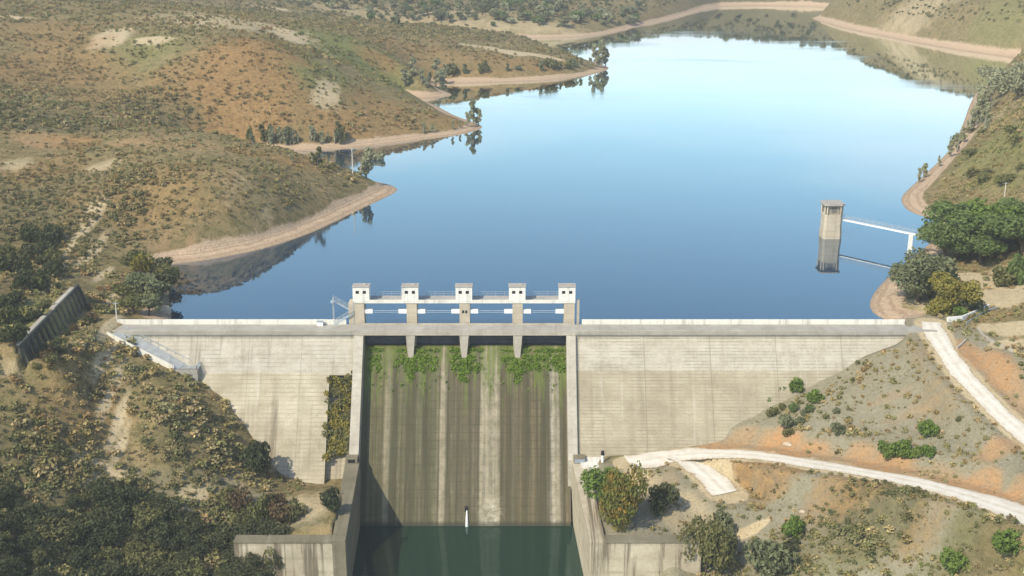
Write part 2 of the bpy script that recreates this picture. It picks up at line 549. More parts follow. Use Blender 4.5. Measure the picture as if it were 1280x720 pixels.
def ground_mat():
    t = NT('hillside_ground')
    a = t.n('Attribute', attribute_name='zone_a')
    b = t.n('Attribute', attribute_name='zone_b')
    sa, sb = t.n('SeparateColor'), t.n('SeparateColor')
    t.set(sa.inputs[0], a.outputs['Color'])
    t.set(sb.inputs[0], b.outputs['Color'])
    soil, pale, green = sa.outputs
    rust, dark, beach = sb.outputs
    n_big = t.noise(.022, 5, .6)
    n_mid = t.noise(.11, 5, .65)
    n_fine = t.noise(.55, 5, .7)
    n_tiny = t.noise(1.9, 3, .7)
    straw, olive = (.31, .235, .12), (.20, .17, .075)
    c = t.mix(t.ramp(n_mid, .36, .62), olive, straw)
    c = t.mix(t.ramp(n_big, .5, .66, 0, .5), c, (.25, .17, .09))
    c = t.mix(t.ramp(n_fine, .56, .74, 0, .6), c, (.38, .29, .15))
    c = t.mix(t.ramp(t.noise(.42, 4, .65, dist=.4), .48, .58, 0, .75), c, (.12, .105, .045))

    def lay(c, mask, col, col2, lo=.1, hi=.5, amt=1.0):
        f = t.ramp(t.math('ADD', mask, t.math('MULTIPLY', t.math('SUBTRACT', t.math('ADD', t.math('MULTIPLY', n_fine, .6), t.math('MULTIPLY', n_mid, .4)), .5), .9)), lo, hi, 0, amt)
        f = t.math('MULTIPLY', f, t.math('GREATER_THAN', mask, .02))
        return t.mix(f, c, t.mix(t.ramp(n_fine, .3, .7), col, col2))
    c = lay(c, a.outputs['Alpha'], (.30, .272, .195), (.235, .215, .145), .1, .5)
    c = lay(c, dark, (.08, .08, .038), (.19, .155, .085), .2, .7, .85)
    c = lay(c, green, (.12, .15, .045), (.27, .265, .105), .2, .7, .9)
    c = lay(c, rust, (.17, .095, .038), (.42, .265, .115), .15, .7, .9)
    c = lay(c, pale, (.56, .46, .30), (.46, .37, .22), .15, .5)
    c = lay(c, soil, (.47, .255, .11), (.34, .25, .155), .15, .75)
    c = lay(c, beach, (.56, .425, .30), (.47, .345, .235), .3, .5)
    x, y, z = t.xyz()
    band = t.math('FRACT', t.math('MULTIPLY', t.math('ADD', z, t.math('MULTIPLY', n_fine, .4)), 1.6))
    c = t.mix(t.math('MULTIPLY', t.math('MULTIPLY', beach, t.math('LESS_THAN', band, .35)), .5), c, (.30, .20, .13))
    c = t.mix(t.math('MULTIPLY', t.ramp(t.math('ADD', z, t.math('MULTIPLY', n_mid, .3)), -3.0, -2.5, .7, 0), t.math('GREATER_THAN', y, 4)), c, t.mix(t.ramp(z, -3.6, -3.2), (.06, .055, .035), (.16, .115, .075)))
    c = t.mix(t.ramp(n_tiny, .45, .75, 0, .5), c, (.10, .085, .045))
    return t.surf(c, .95, t.bump(t.math('ADD', n_fine, t.math('MULTIPLY', n_tiny, .5)), .8, .5), spec=.05)


M_GROUND = ground_mat()


def water_mat(name, deep, ripple, tint, mirror=1.0, rough=.02, base=.0, streaks=False):
    t = NT(name)
    n = t.noise(.25, 3, .5, sc=(.35, 1.0, 1))
    n2 = t.noise(1.4, 2, .5, sc=(.5, 1, 1))
    bp = t.bump(t.math('ADD', n, t.math('MULTIPLY', n2, .35)), ripple, .12)
    fr = t.n('Fresnel')
    fr.inputs[0].default_value = 1.33
    t.set(fr.inputs['Normal'], bp)
    d = t.n('BsdfDiffuse')
    t.set(d.inputs[0], deep)
    g = t.n('BsdfGlossy')
    t.set(g.inputs[0], tint)
    g.inputs['Roughness'].default_value = rough
    if streaks:                               # light airs ruffle the surface in long patches
        st = t.noise(.02, 4, .6, sc=(.35, 1, 1), dist=.8)
        t.set(g.inputs['Roughness'], t.ramp(st, .5, .72, rough, .16))
    t.set(g.inputs['Normal'], bp)
    ms = t.n('MixShader')
    t.set(ms.inputs[0], t.math('MULTIPLY_ADD', fr.outputs[0], mirror, base, clamp=True))
    t.t.links.new(d.outputs[0], ms.inputs[1])
    t.t.links.new(g.outputs[0], ms.inputs[2])
    t.t.links.new(ms.outputs[0], t.out.inputs[0])
    return t.m


M_LAKE = water_mat('lake_surface', (.008, .036, .082), .03, (.95, 1, 1), mirror=2.2, base=.0, streaks=True)
M_TAIL = water_mat('tailwater_surface', (.012, .034, .024), .06, (.8, .95, .9), mirror=1.6)


# ------------------------------------------------------------------ mesh helpers
class MB:
    def __init__(self):
        self.v, self.f = [], []

    def add(self, vs, fs):
        o = len(self.v)
        self.v += [tuple(map(float, p)) for p in vs]
        self.f += [tuple(i + o for i in q) for q in fs]
        return self

    def hexa(self, lo, hi):
        """lo, hi: four points each, counter-clockwise seen from above."""
        return self.add(list(lo) + list(hi), [(3, 2, 1, 0), (4, 5, 6, 7)] + [(i, (i + 1) % 4, 4 + (i + 1) % 4, 4 + i) for i in range(4)])

    def box(self, x0, x1, y0, y1, z0, z1):
        q = [(x0, y0), (x1, y0), (x1, y1), (x0, y1)]
        return self.hexa([(*p, z0) for p in q], [(*p, z1) for p in q])

    def prism_x(self, prof, x0, x1):
        """prof: (y, z) loop, extruded along x."""
        n = len(prof)
        return self.add([(x0, y, z) for y, z in prof] + [(x1, y, z) for y, z in prof],
                        [tuple(range(n)), tuple(range(2 * n - 1, n - 1, -1))] + [(i, i + n, (i + 1) % n + n, (i + 1) % n) for i in range(n)])

    def prism_z(self, loop, z0, z1, s=1.0):
        n = len(loop)
        cx, cy = np.mean([p[0] for p in loop]), np.mean([p[1] for p in loop])
        return self.add([(x, y, z0) for x, y in loop] + [(cx + (x - cx) * s, cy + (y - cy) * s, z1) for x, y in loop],
                        [tuple(range(n - 1, -1, -1)), tuple(range(n, 2 * n))] + [(i, (i + 1) % n, (i + 1) % n + n, i + n) for i in range(n)])

    def bar(self, a, b, w, h=None):
        """a square-section member from a to b."""
        a, b = Vector(a), Vector(b)
        h = h or w
        d = (b - a).normalized()
        up = Vector((0, 0, 1)) if abs(d.z) < .95 else Vector((0, 1, 0))
        s = d.cross(up).normalized() * (w / 2)
        u = s.cross(d).normalized() * (h / 2)
        return self.add([a - s - u, a + s - u, a + s + u, a - s + u, b - s - u, b + s - u, b + s + u, b - s + u],
                        [(3, 2, 1, 0), (4, 5, 6, 7)] + [(i, (i + 1) % 4, 4 + (i + 1) % 4, 4 + i) for i in range(4)])

    def tube(self, pts, radii, n=7):
        pts = [Vector(p) for p in pts]
        o = len(self.v)
        for i, p in enumerate(pts):
            d = (pts[min(i + 1, len(pts) - 1)] - pts[max(i - 1, 0)]).normalized()
            up = Vector((1, 0, 0)) if abs(d.x) < .9 else Vector((0, 1, 0))
            s = d.cross(up).normalized()
            u = d.cross(s)
            for k in range(n):
                a = 2 * math.pi * k / n
                self.v.append(tuple(p + (s * math.cos(a) + u * math.sin(a)) * radii[i]))
        for i in range(len(pts) - 1):
            for k in range(n):
                self.f.append((o + i * n + k, o + i * n + (k + 1) % n, o + (i + 1) * n + (k + 1) % n, o + (i + 1) * n + k))
        self.f.append(tuple(o + k for k in range(n - 1, -1, -1)))
        self.f.append(tuple(o + (len(pts) - 1) * n + k for k in range(n)))
        return self

    def mesh(self, name, mat, smooth=False, fix=True):
        me = bpy.data.meshes.new(name)
        me.from_pydata(self.v, [], self.f)
        me.materials.append(mat)
        if fix:
            import bmesh
            bm = bmesh.new()
            bm.from_mesh(me)
            bmesh.ops.recalc_face_normals(bm, faces=bm.faces)
            bm.to_mesh(me)
            bm.free()
        if smooth:
            me.shade_smooth()
        return me

    def build(self, name, mat, parent=None, smooth=False, bevel=0.0, fix=True):
        o = bpy.data.objects.new(name, self.mesh(name, mat, smooth, fix))
        COL.objects.link(o)
        if parent is not None:
            o.parent = parent
            o.matrix_parent_inverse = Matrix.Translation(-parent.location)
        if bevel:
            m = o.modifiers.new('bevel', 'BEVEL')
            m.width = bevel
            m.segments = 2
            m.limit_method = 'ANGLE'
        return o


def tag(o, label=None, cat=None, group=None, kind=None):
    for k, v in (('label', label), ('category', cat), ('group', group), ('kind', kind)):
        if v:
            o[k] = v
    return o


def empty(name, loc, label, cat, group=None):
    o = bpy.data.objects.new(name, None)
    o.empty_display_size = .5
    COL.objects.link(o)
    o.location = loc
    return tag(o, label, cat, group)


def obj_from(name, me, parent=None, loc=(0, 0, 0)):
    o = bpy.data.objects.new(name, me)
    COL.objects.link(o)
    o.location = loc
    if parent is not None:
        o.parent = parent
    return o


# ------------------------------------------------------------------ ground mesh
ys = np.arange(-175, 62, .85)
a = [62.0]
st = .85
while a[-1] < 1700:
    st = min(st * 1.012, 3.0)
    a.append(a[-1] + st)
while a[-1] < 9000:
    st *= 1.12
    a.append(a[-1] + st)
ys = np.concatenate([ys, a])
ts = np.concatenate([np.linspace(-1.6, -.40, 50)[:-1], np.linspace(-.40, .40, 500), np.linspace(.40, 1.6, 50)[1:]])
YY, TT = np.meshgrid(ys, ts, indexing='ij')
XX = (YY + 400) * TT
HH, DD, RD = height(XX, YY, True)
HH = HH + fbm(XX, YY, 3.2, 21, 3) * .5 * (RD > .5) * (DD > 3) * (DD > 0)

# zones of ground cover, in world ellipses
ZONES = []          # (x, y, rx, ry, rot, channel, strength)


def zone(px, py, rpx, rpy, ch, s=1.0):
    p = hit(px, py)
    Z = math.hypot(p[1] - CAM[1], p[2] - CAM[2])
    dep = (CAM[2] - p[2]) / Z
    ZONES.append((p[0], p[1], rpx * Z / F, min(rpy * Z / F / max(dep, .12), rpy * Z / F * 5), ch, s))


ZL = [  # px, py, rx, ry, channel
    (300, 105, 75, 26, 'rust', .8), (200, 230, 120, 16, 'rust', .4), (60, 215, 60, 14, 'rust', .4), (400, 140, 80, 14, 'rust', .6), (100, 90, 60, 14, 'rust', .5), (340, 195, 60, 6, 'rust', .5), (250, 95, 60, 22, 'rust', .5), (60, 80, 70, 26, 'rust', .5), (330, 130, 50, 16, 'rust', .7), (130, 120, 40, 14, 'rust', .4), (480, 145, 60, 16, 'rust', .5), (560, 150, 30, 8, 'rust', .5), (60, 40, 60, 14, 'rust', .45),
    (440, 70, 70, 22, 'green', .8), (390, 90, 50, 20, 'green', .6), (180, 60, 60, 14, 'green', .45), (480, 100, 40, 10, 'green', .6),
    (145, 45, 26, 12, 'pale', .7), (130, 52, 22, 9, 'soil', .4), (368, 48, 16, 9, 'pale', .8), (355, 40, 30, 8, 'pale', .7), (410, 118, 20, 9, 'pale', .55), (335, 10, 22, 3, 'pale', .9), (20, 22, 22, 3, 'pale', .6), (190, 50, 30, 3, 'pale', .6),
    (40, 175, 40, 8, 'soil', .42), (180, 175, 46, 8, 'soil', .42), (90, 178, 40, 8, 'rust', .6), (240, 182, 30, 6, 'soil', .4),
    (20, 205, 22, 6, 'pale', .4), (130, 208, 20, 7, 'pale', .38), (300, 235, 60, 10, 'pale', .2), (330, 245, 110, 24, 'dark', .25),
    (238, 311, 9, 5, 'soil', .4), (205, 300, 8, 5, 'soil', .35),
    (120, 262, 12, 12, 'pale', .5), (103, 290, 7, 20, 'pale', .55), (112, 322, 8, 16, 'pale', .55), (128, 345, 7, 12, 'pale', .5), (138, 375, 7, 14, 'pale', .55), (138, 405, 7, 18, 'pale', .55), (135, 440, 8, 24, 'pale', .6), (140, 485, 7, 24, 'pale', .58), (147, 525, 7, 22, 'pale', .55), (150, 555, 8, 14, 'pale', .5), (130, 585, 30, 6, 'pale', .5), (110, 596, 20, 6, 'pale', .4), (20, 466, 24, 4, 'pale', .35), (80, 335, 14, 10, 'pale', .5),
    (30, 400, 40, 24, 'green', .6), (60, 380, 30, 14, 'green', .4), (60, 640, 90, 40, 'dark', .8), (200, 690, 140, 30, 'dark', .9), (30, 280, 60, 30, 'dark', .6), (140, 260, 40, 30, 'dark', .5), (250, 560, 60, 40, 'dark', .5), (100, 520, 60, 30, 'rust', .35), (60, 150, 90, 14, 'dark', .6), (200, 140, 60, 10, 'dark', .4), (60, 240, 80, 16, 'dark', .5),
    (260, 640, 40, 14, 'pale', .45), (290, 600, 20, 10, 'pale', .3), (395, 625, 40, 18, 'pale', .4),
    (300, 30, 110, 16, 'pale', .42), (500, 18, 160, 14, 'pale', .30), (650, 30, 90, 6, 'pale', .35), (560, 75, 110, 8, 'rust', .4), (650, 78, 60, 6, 'rust', .5), (470, 72, 30, 6, 'rust', .6), (650, 66, 70, 2.5, 'pale', .9),
    (1150, 10, 120, 12, 'pale', .35), (1250, 30, 40, 14, 'green', .45),
    (1235, 190, 40, 22, 'green', .5), (1240, 150, 40, 16, 'pale', .3), (1260, 215, 40, 22, 'green', .4),
    (1240, 365, 45, 22, 'pale', .95), (1275, 350, 30, 18, 'pale', .95), (1210, 345, 20, 5, 'pale', .8), (1265, 412, 26, 10, 'pale', .9), (1240, 410, 16, 7, 'pale', .7), (1260, 430, 24, 5, 'pale', .9),
    (1215, 445, 14, 14, 'soil', .9), (1245, 465, 18, 18, 'soil', .75), (1270, 500, 14, 20, 'soil', .5), (1150, 385, 24, 10, 'pale', .5),
    (1105, 495, 40, 5, 'soil', .3), (1140, 515, 40, 4, 'soil', .3), (1150, 440, 20, 14, 'rust', .3), (1090, 470, 24, 8, 'rust', .2), (1060, 500, 50, 20, 'pale', .12), (1190, 500, 30, 20, 'pale', .12), (1180, 480, 30, 20, 'rust', .3),
    (1050, 500, 190, 75, 'grey', 1), (1010, 640, 300, 75, 'grey', .9), (860, 620, 90, 45, 'grey', .8), (1250, 480, 60, 60, 'grey', .8), (300, 640, 120, 20, 'grey', .4),  (1245, 565, 26, 8, 'soil', .7), 
    (930, 585, 40, 9, 'rust', .7), (980, 590, 60, 12, 'rust', .6), (1060, 612, 60, 14, 'rust', .5), (1170, 640, 50, 10, 'rust', .4), (900, 590, 20, 8, 'rust', .4),
    (800, 600, 24, 14, 'pale', .5), (860, 640, 40, 20, 'pale', .35), (935, 660, 26, 3.5, 'pale', .9), (840, 590, 16, 10, 'soil', .3), (960, 490, 40, 26, 'green', .35), (1060, 690, 90, 24, 'green', .3), (1200, 690, 80, 20, 'green', .35), (1095, 640, 75, 22, 'dark', .75), (1220, 680, 70, 24, 'dark', .55), (980, 700, 70, 20, 'dark', .5), (870, 660, 30, 12, 'dark', .2),
]
for z_ in ZL:
    zone(*z_)


def zones_at(x, y):
    ch = {k: np.zeros(np.shape(x)) for k in ('soil', 'pale', 'green', 'rust', 'dark', 'grey')}
    wx, wy = fbm(x, y, 14, 31), fbm(x, y, 14, 37)
    nz, nz2 = fbm(x, y, 22, 41, 5), fbm(x, y, 5, 43, 4)
    for zx, zy, rx, ry, c, s in ZONES:
        a_ = min(rx, 12) * .9
        q = ((x + wx * a_ - zx) / rx) ** 2 + ((y + wy * a_ - zy) / ry) ** 2
        ch[c] = np.maximum(ch[c], s * np.clip(1.2 - q * .7 + nz * .9 * np.clip(q, 0, 1.5) + nz2 * .8, 0, 1) * (q < 3))
    return ch


_lp = chaikin([p for p in ROADS['lower'][0]], 1)
for _i in range(1, len(_lp) - 1):
    _d = _lp[_i + 1] - _lp[_i - 1]
    _n = np.array([-_d[1], _d[0]]) / math.hypot(_d[0], _d[1])
    if _lp[_i][0] > 40:
        _o = 4.6 + 1.4 * math.sin(_i * 1.3)
        ZONES.append((_lp[_i][0] + _n[0] * _o, _lp[_i][1] + _n[1] * _o, 3.4 + math.sin(_i * .9), 2.8 + math.sin(_i * 1.7), 'soil', .72 + .28 * math.sin(_i * .55)))
ZONES += [(150, 1170, 420, 90, 'dark', .9), (460, 820, 150, 220, 'dark', .35), (-90, 930, 200, 130, 'dark', .35)]
CH = zones_at(XX, YY)
up = sstep(2, 14, YY)
bwid = 6 + 4 * fbm(XX, YY, 30, 51)
BEACH = (1 - sstep(bwid - 2, bwid + 3, DD)) * up
far_b = sstep(300, 700, YY)
BEACH = np.maximum(BEACH, far_b * (1 - sstep(3, 11, DD)))
RDM = 1 - sstep(.2, 2.2, RD)
CH['pale'] = np.maximum(CH['pale'], RDM * .75)
ny, nx = XX.shape
me = bpy.data.meshes.new('ground')
me.vertices.add(nx * ny)
me.vertices.foreach_set('co', np.stack([XX, YY, HH], -1).reshape(-1).astype(np.float32))
ii = np.arange(nx * ny).reshape(ny, nx)
quads = np.stack([ii[:-1, :-1], ii[:-1, 1:], ii[1:, 1:], ii[1:, :-1]], -1).reshape(-1, 4)
me.loops.add(quads.size)
me.polygons.add(len(quads))
me.loops.foreach_set('vertex_index', quads.reshape(-1).astype(np.int32))
me.polygons.foreach_set('loop_start', (np.arange(len(quads)) * 4).astype(np.int32))
me.polygons.foreach_set('loop_total', np.full(len(quads), 4, np.int32))
me.update(calc_edges=True)
for nm, chs in (('zone_a', (CH['soil'], CH['pale'], CH['green'])), ('zone_b', (CH['rust'], CH['dark'], BEACH))):
    at_ = me.attributes.new(nm, 'FLOAT_COLOR', 'POINT')
    at_.data.foreach_set('color', np.stack([*chs, CH['grey'] if nm == 'zone_a' else np.ones_like(XX)], -1).reshape(-1).astype(np.float32))
me.materials.append(M_GROUND)
me.shade_smooth()
ground = obj_from('ground', me)
tag(ground, kind='structure')

# ------------------------------------------------------------------ water
w = MB()
lp = [(-84, 4.6), (97, 4.6)] + [(520, 200), (620, 900), (500, 1600), (-400, 1600), (-620, 900), (-420, 200)]
w.add([(x, y, WATER) for x, y in lp], [tuple(range(len(lp)))])
tag(w.build('lake_water', M_LAKE, fix=False), kind='structure')
w = MB()
w.add([(-48, -175, TAIL), (34, -175, TAIL), (34, -53, TAIL), (15.4, -53, TAIL), (13.6, -20, TAIL), (-34, -20, TAIL), (-32.6, -53, TAIL), (-48, -53, TAIL)], [tuple(range(8))])
tag(w.build('river_water', M_TAIL, fix=False), kind='structure')

# ------------------------------------------------------------------ roads
NAMES = {'upper': 'dirt_road', 'lower': 'access_road', 'branch': 'road_spur'}
LIFT = {'upper': .10, 'lower': .10, 'branch': .16}
for key, (P, hw) in ROADS.items():
    Q = chaikin([p for p in P], 2)
    m = MB()
    rows = []
    for i, p in enumerate(Q):
        d = Q[min(i + 1, len(Q) - 1)] - Q[max(i - 1, 0)]
        nrm = np.array([-d[1], d[0]]) / max(math.hypot(d[0], d[1]), 1e-6)
        pad = 1 + (.75 * math.exp(-(math.hypot(p[0] - P[0][0], p[1] - P[0][1]) / 16) ** 2) + .6 * float(sstep(76, 92, p[0])) if key == 'lower' else 0)
        k = pad * (1 + .10 * math.sin(i * .31) + random.uniform(-.05, .05))
        k2 = pad * (1 + .10 * math.sin(i * .23 + 2) + random.uniform(-.05, .05))
        ends = [p[:2] + nrm * hw * k, p[:2] + nrm * hw * .78 * k, p[:2] + nrm * .95, p[:2], p[:2] - nrm * .95, p[:2] - nrm * hw * .78 * k2, p[:2] - nrm * hw * k2]
        row = []
        for j, e in enumerate(ends):
            m.v.append((e[0], e[1], p[2] + LIFT[key] - (.09 if j in (0, 6) else .03 if j in (2, 4) else 0)))
            row.append(len(m.v) - 1)
        rows.append(row)
    for r0, r1 in zip(rows[:-1], rows[1:]):
        for j in range(6):
            m.f.append((r0[j], r0[j + 1], r1[j + 1], r1[j]))
    ro = m.build(NAMES[key], M_ROAD, smooth=True)
    for an, vals in (('rut', (0, 0, 1, 0, 1, 0, 0)), ('edge', (1, .25, 0, 0, 0, .25, 1))):
        at_ = ro.data.attributes.new(an, 'FLOAT', 'POINT')
        at_.data.foreach_set('value', np.array([vals[i % 7] for i in range(len(m.v))], np.float32))
    tag(ro, kind='structure')

# ------------------------------------------------------------------ the dam
XL, XR = -91.5, 97.0             # ends of the crest
WLI, WRI = -33.9, 12.4           # inner faces of the training walls
dam = empty('dam', (0, 0, 0), 'long pale concrete gravity dam with a central gated spillway across the valley', 'dam')


def face_y(z, off=0.0):
    return -FACE_S * (-2.2 - z) + off


block = [(4.6, -.1), (4.6, -46), (face_y(-46), -46), (0, -2.2), (0, -1.35)]
m = MB().prism_x([(4.6, -1.35)] + block[1:], XL, -41.3)
m.prism_x([(4.6, -1.35), (4.6, -46), (face_y(-46, 2.4), -46), (face_y(-9.2, 2.4), -9.2), (face_y(-9.2), -9.2), (0, -2.2), (0, -1.35)], -41.3, WLI - 2.1)
m.build('wall_block', M_FACE, dam)
MB().prism_x([(4.6, -1.35)] + block[1:], WRI + 2.1, XR).build('wall_block', M_FACE_B, dam)
# crest road slabs with a small cornice
for x0, x1 in ((XL, WLI - 2.1), (WRI + 2.1, XR)):
    MB().prism_x([(4.6, -1.35), (-.25, -1.35), (-.35, -1.1), (-.35, -.3), (4.6, -.3)], x0, x1).build('crest_road', M_GREYC, dam)
    MB().box(x0, x1 - (26 if x1 > 0 else 0), -.35, -.05, -.3, -.05).build('kerb', M_PALE, dam, bevel=.02)
MB().box(XL, -38.4, 4.6, 4.95, -3.6, .85).build('parapet', M_PARAPET, dam, bevel=.03)
MB().box(16.2, 91.0, 4.6, 4.95, -3.6, .85).build('parapet', M_PARAPET, dam, bevel=.03)
# bridge over the spillway
bd = MB().box(WLI - 2.1, WRI + 2.1, -.35, 4.6, -1.2, -.3)
bd.build('bridge_deck', M_GREYC, dam)
MB().box(WLI - 2.1, WRI + 2.1, -.42, -.35, -1.28, -.42).build('fascia', M_PALE, dam)
MB().box(WLI - 2.1, WRI + 2.1, 4.3, 4.6, -.3, .0).build('kerb', M_PALE, dam)
# spillway
og = [(5.2, -46), (5.2, -9), (4.7, -6.4), (3.7, -5.0), (2.6, -4.55), (1.6, -4.7), (.7, -5.3), (-.2, -6.3), (-.2 - .694 * 35.7, -42), (-.2 - .694 * 35.7, -46)]
MB().prism_x(og, WLI - .6, WRI + .6).build('spillway_chute', M_CHUTE, dam)
PIERS = [-23.2, -10.95, 1.3]
for px_ in PIERS:
    m = MB()
    m.hexa([(px_ - .36, -.5, -9.0), (px_ + .36, -.5, -9.0), (px_ + .9, 2.2, -9.0), (px_ - .9, 2.2, -9.0)],
           [(px_ - 1.05, -.28, -1.2), (px_ + 1.05, -.28, -1.2), (px_ + 1.1, 2.2, -1.2), (px_ - 1.1, 2.2, -1.2)])
    m.box(px_ - 1.09, px_ + 1.09, 2.2, 7.9, -9.5, -1.2)
    m.build('pier', M_PALE, dam)
edges = [WLI] + PIERS + [WRI]
for i, (a_, b_) in enumerate(zip(edges[:-1], edges[1:])):
    l = a_ + (1.09 if i else 0)
    r = b_ - (1.09 if i < 3 else 0)
    g = MB().box(l, r, 3.6, 3.9, -4.9, -1.6)
    for k in range(4):
        g.box(l, r, 3.42, 3.6, -4.7 + k * .85, -4.55 + k * .85)
    g.build('gate', M_GATE, dam)
# training walls beside the chute
for xi, xo in ((WLI, WLI - 2.1), (WRI, WRI + 2.1)):
    x0, x1 = min(xi, xo), max(xi, xo)
    yb = face_y(-24.6, -1.1)
    MB().prism_x([(2, -1.35), (-.6, -1.35), (-1.0, -2.0), (yb, -24.6), (yb, -44), (2, -44)], x0, x1).build('training_wall', M_PALE, dam)
# towers that carry the gate gantry
TW = [(-37.8, -34.2)] + [(p - 1.2, p + 1.2) for p in PIERS] + [(12.0, 14.5)]
for i, (x0, x1) in enumerate(TW):
    t_ = MB().box(x0, x1, 5.0, 8.2, -9, 4.75).build('gate_tower', M_TOWER, dam, bevel=.04)
    if i == 2:
        for dx in (-.36, .36):
            MB().box(px_ := (x0 + x1) / 2 + dx - .24, px_ + .48, 4.97, 5.05, 2.3, 3.0).build('vent', M_DARK, t_)
MB().box(15.0, 15.6, 5.2, 6.0, -3.5, 5.4).build('post', M_PALE, dam)
for x0, x1 in TW:                                # white brackets beside the towers
    for s in (-1, 1):
        if (x0 < -36 and s < 0) or (x1 > 14 and s > 0):
            continue
        xa = x1 if s > 0 else x0
        MB().box(min(xa, xa + s * 1.9), max(xa, xa + s * 1.9), 5.3, 5.9, 2.15, 3.05).build('bracket', M_PAINT, dam)
for (a0, a1), (b0, b1) in zip(TW[:-1], TW[1:]):
    m = MB().bar((a1 + 1.9, 5.6, 2.75), (b0 - 1.9, 5.6, 2.75), .09)
    m.bar((a1 + 1.9, 5.6, 2.35), (b0 - 1.9, 5.6, 2.35), .09)
    m.build('rail', M_BLUE, dam)

# gantry walkway and gate houses
gw = empty('gantry_walkway', (-11, 7, 4.75), 'long concrete walkway on the gate towers linking the five white cabins', 'walkway')
MB().box(-36.4, 14.6, 5.05, 9.6, 4.75, 5.15).build('deck', M_ROOF, gw)
MB().box(-36.4, 14.6, 4.85, 5.05, 4.75, 5.55).build('fascia', M_PARAPET, gw)
m = MB()
for y_ in (9.5,):
    for h_ in (5.65, 6.15):
        m.bar((-36.3, y_, h_), (14.5, y_, h_), .06)
    for k in range(26):
        m.bar((-36.3 + k * 2.03, y_, 5.15), (-36.3 + k * 2.03, y_, 6.15), .06)
m.build('railing', M_STEEL, gw)
HX = [-34.8, -23.5, -11.1, 1.2, 12.7]
HL = ['white gate cabin at the stair end of the walkway, with two dark windows', 'white gate cabin with two windows, second from the steel stair',
      'white gate cabin above the middle pier, the tower with small vents', 'white gate cabin with two windows, second from the plain end post', 'white gate cabin at the far end from the stair, beside the plain post']
for hx, lab in zip(HX, HL):
    h = empty('gate_house', (hx, 6.6, 5.15), lab, 'cabin', 'gate cabins on the spillway gantry')
    w_, y0, y1, z0, z1 = 1.9, 5.0, 7.4, 5.15, 8.6
    m = MB()
    # front wall with two window openings
    win = [(-1.2, -.42), (.42, 1.2)]
    zs = (7.0, 7.75)
    xs = [-w_, win[0][0], win[0][1], win[1][0], win[1][1], w_]
    for i in range(5):
        if i in (1, 3):
            m.box(hx + xs[i], hx + xs[i + 1], y0 - .17, y0 + .1, z0, zs[0])
            m.box(hx + xs[i], hx + xs[i + 1], y0 - .17, y0 + .1, zs[1], z1)
        else:
            m.box(hx + xs[i], hx + xs[i + 1], y0 - .17, y0 + .1, z0, z1)
    m.box(hx - w_, hx - w_ + .25, y0 + .1, y1, z0, z1).box(hx + w_ - .25, hx + w_, y0 + .1, y1, z0, z1).box(hx - w_ + .25, hx + w_ - .25, y1 - .25, y1, z0, z1)
    m.build('wall', M_WHITE, h)
    for a_, b_ in win:
        MB().box(hx + a_ - .02, hx + b_ + .02, y0 + .0, y0 + .06, zs[0] - .02, zs[1] + .02).build('window', M_DARK, h)
    MB().box(hx - w_ - .12, hx + w_ + .12, y0 - .3, y1 + .15, z1, z1 + .22).build('roof', M_ROOF, h, bevel=.03)
    MB().box(hx + .3, hx + 1.1, y0 + .9, y0 + 1.5, z1 + .22, z1 + .5).build('roof_vent', M_PALE, h)

# steel stair to the gantry
sg = empty('steel_stair', (-38.6, 6, -.3), 'grey open steel stair climbing to the first white gate cabin', 'stair')
m = MB()
for (x_, y_) in ((-41.4, 5.0), (-41.4, 6.4), (-36.6, 5.0), (-36.6, 6.4)):
    m.bar((x_, y_, -3.6 if y_ > 4.6 else -.3), (x_, y_, 6.2), .16)
m.build('frame', M_STEEL, sg)
for (xa, za, xb, zb, y_) in ((-41.2, -.3, -36.8, 2.3, 5.0), (-36.8, 2.3, -41.2, 4.9, 6.3)):
    m = MB()
    for dy in (-.45, .45):
        m.bar((xa, y_ + dy, za), (xb, y_ + dy, zb), .08, .26)
    for k in range(12):
        t = (k + .5) / 12
        m.box(min(xa, xb) + 4.4 * (t if xa < xb else 1 - t) - .14, min(xa, xb) + 4.4 * (t if xa < xb else 1 - t) + .14, y_ - .42, y_ + .42, za + (zb - za) * t - .02, za + (zb - za) * t + .02)
    m.build('flight', M_BLUE, sg)
    r_ = MB()
    for dy in (-.45, .45):
        r_.bar((xa, y_ + dy, za + 1), (xb, y_ + dy, zb + 1), .06)
        r_.bar((xa, y_ + dy, za + .55), (xb, y_ + dy, zb + .55), .04)
        for k in range(5):
            t = k / 4
            r_.bar((xa + (xb - xa) * t, y_ + dy, za + (zb - za) * t), (xa + (xb - xa) * t, y_ + dy, za + (zb - za) * t + 1), .05)
    r_.build('handrail', M_STEEL, sg)
MB().box(-42, -41.1, 4.97, 6.8, 4.75, 4.9).build('landing', M_BLUE, sg)
MB().box(-36.8, -36.45, 4.97, 6.8, 2.2, 2.3).build('landing', M_BLUE, sg)

# a little equipment left on the crest beside the stair
eb = empty('equipment_cabinet', (-44, 3.6, -.3), 'low white metal cabinet on the crest road beside the steel stair', 'cabinet')
MB().box(-45.0, -43.6, 3.3, 4.1, -.3, .7).build('body', M_PAINT, eb, bevel=.03)
MB().box(-45.1, -43.5, 3.2, 4.2, .7, .78).build('lid', M_STEEL, eb)

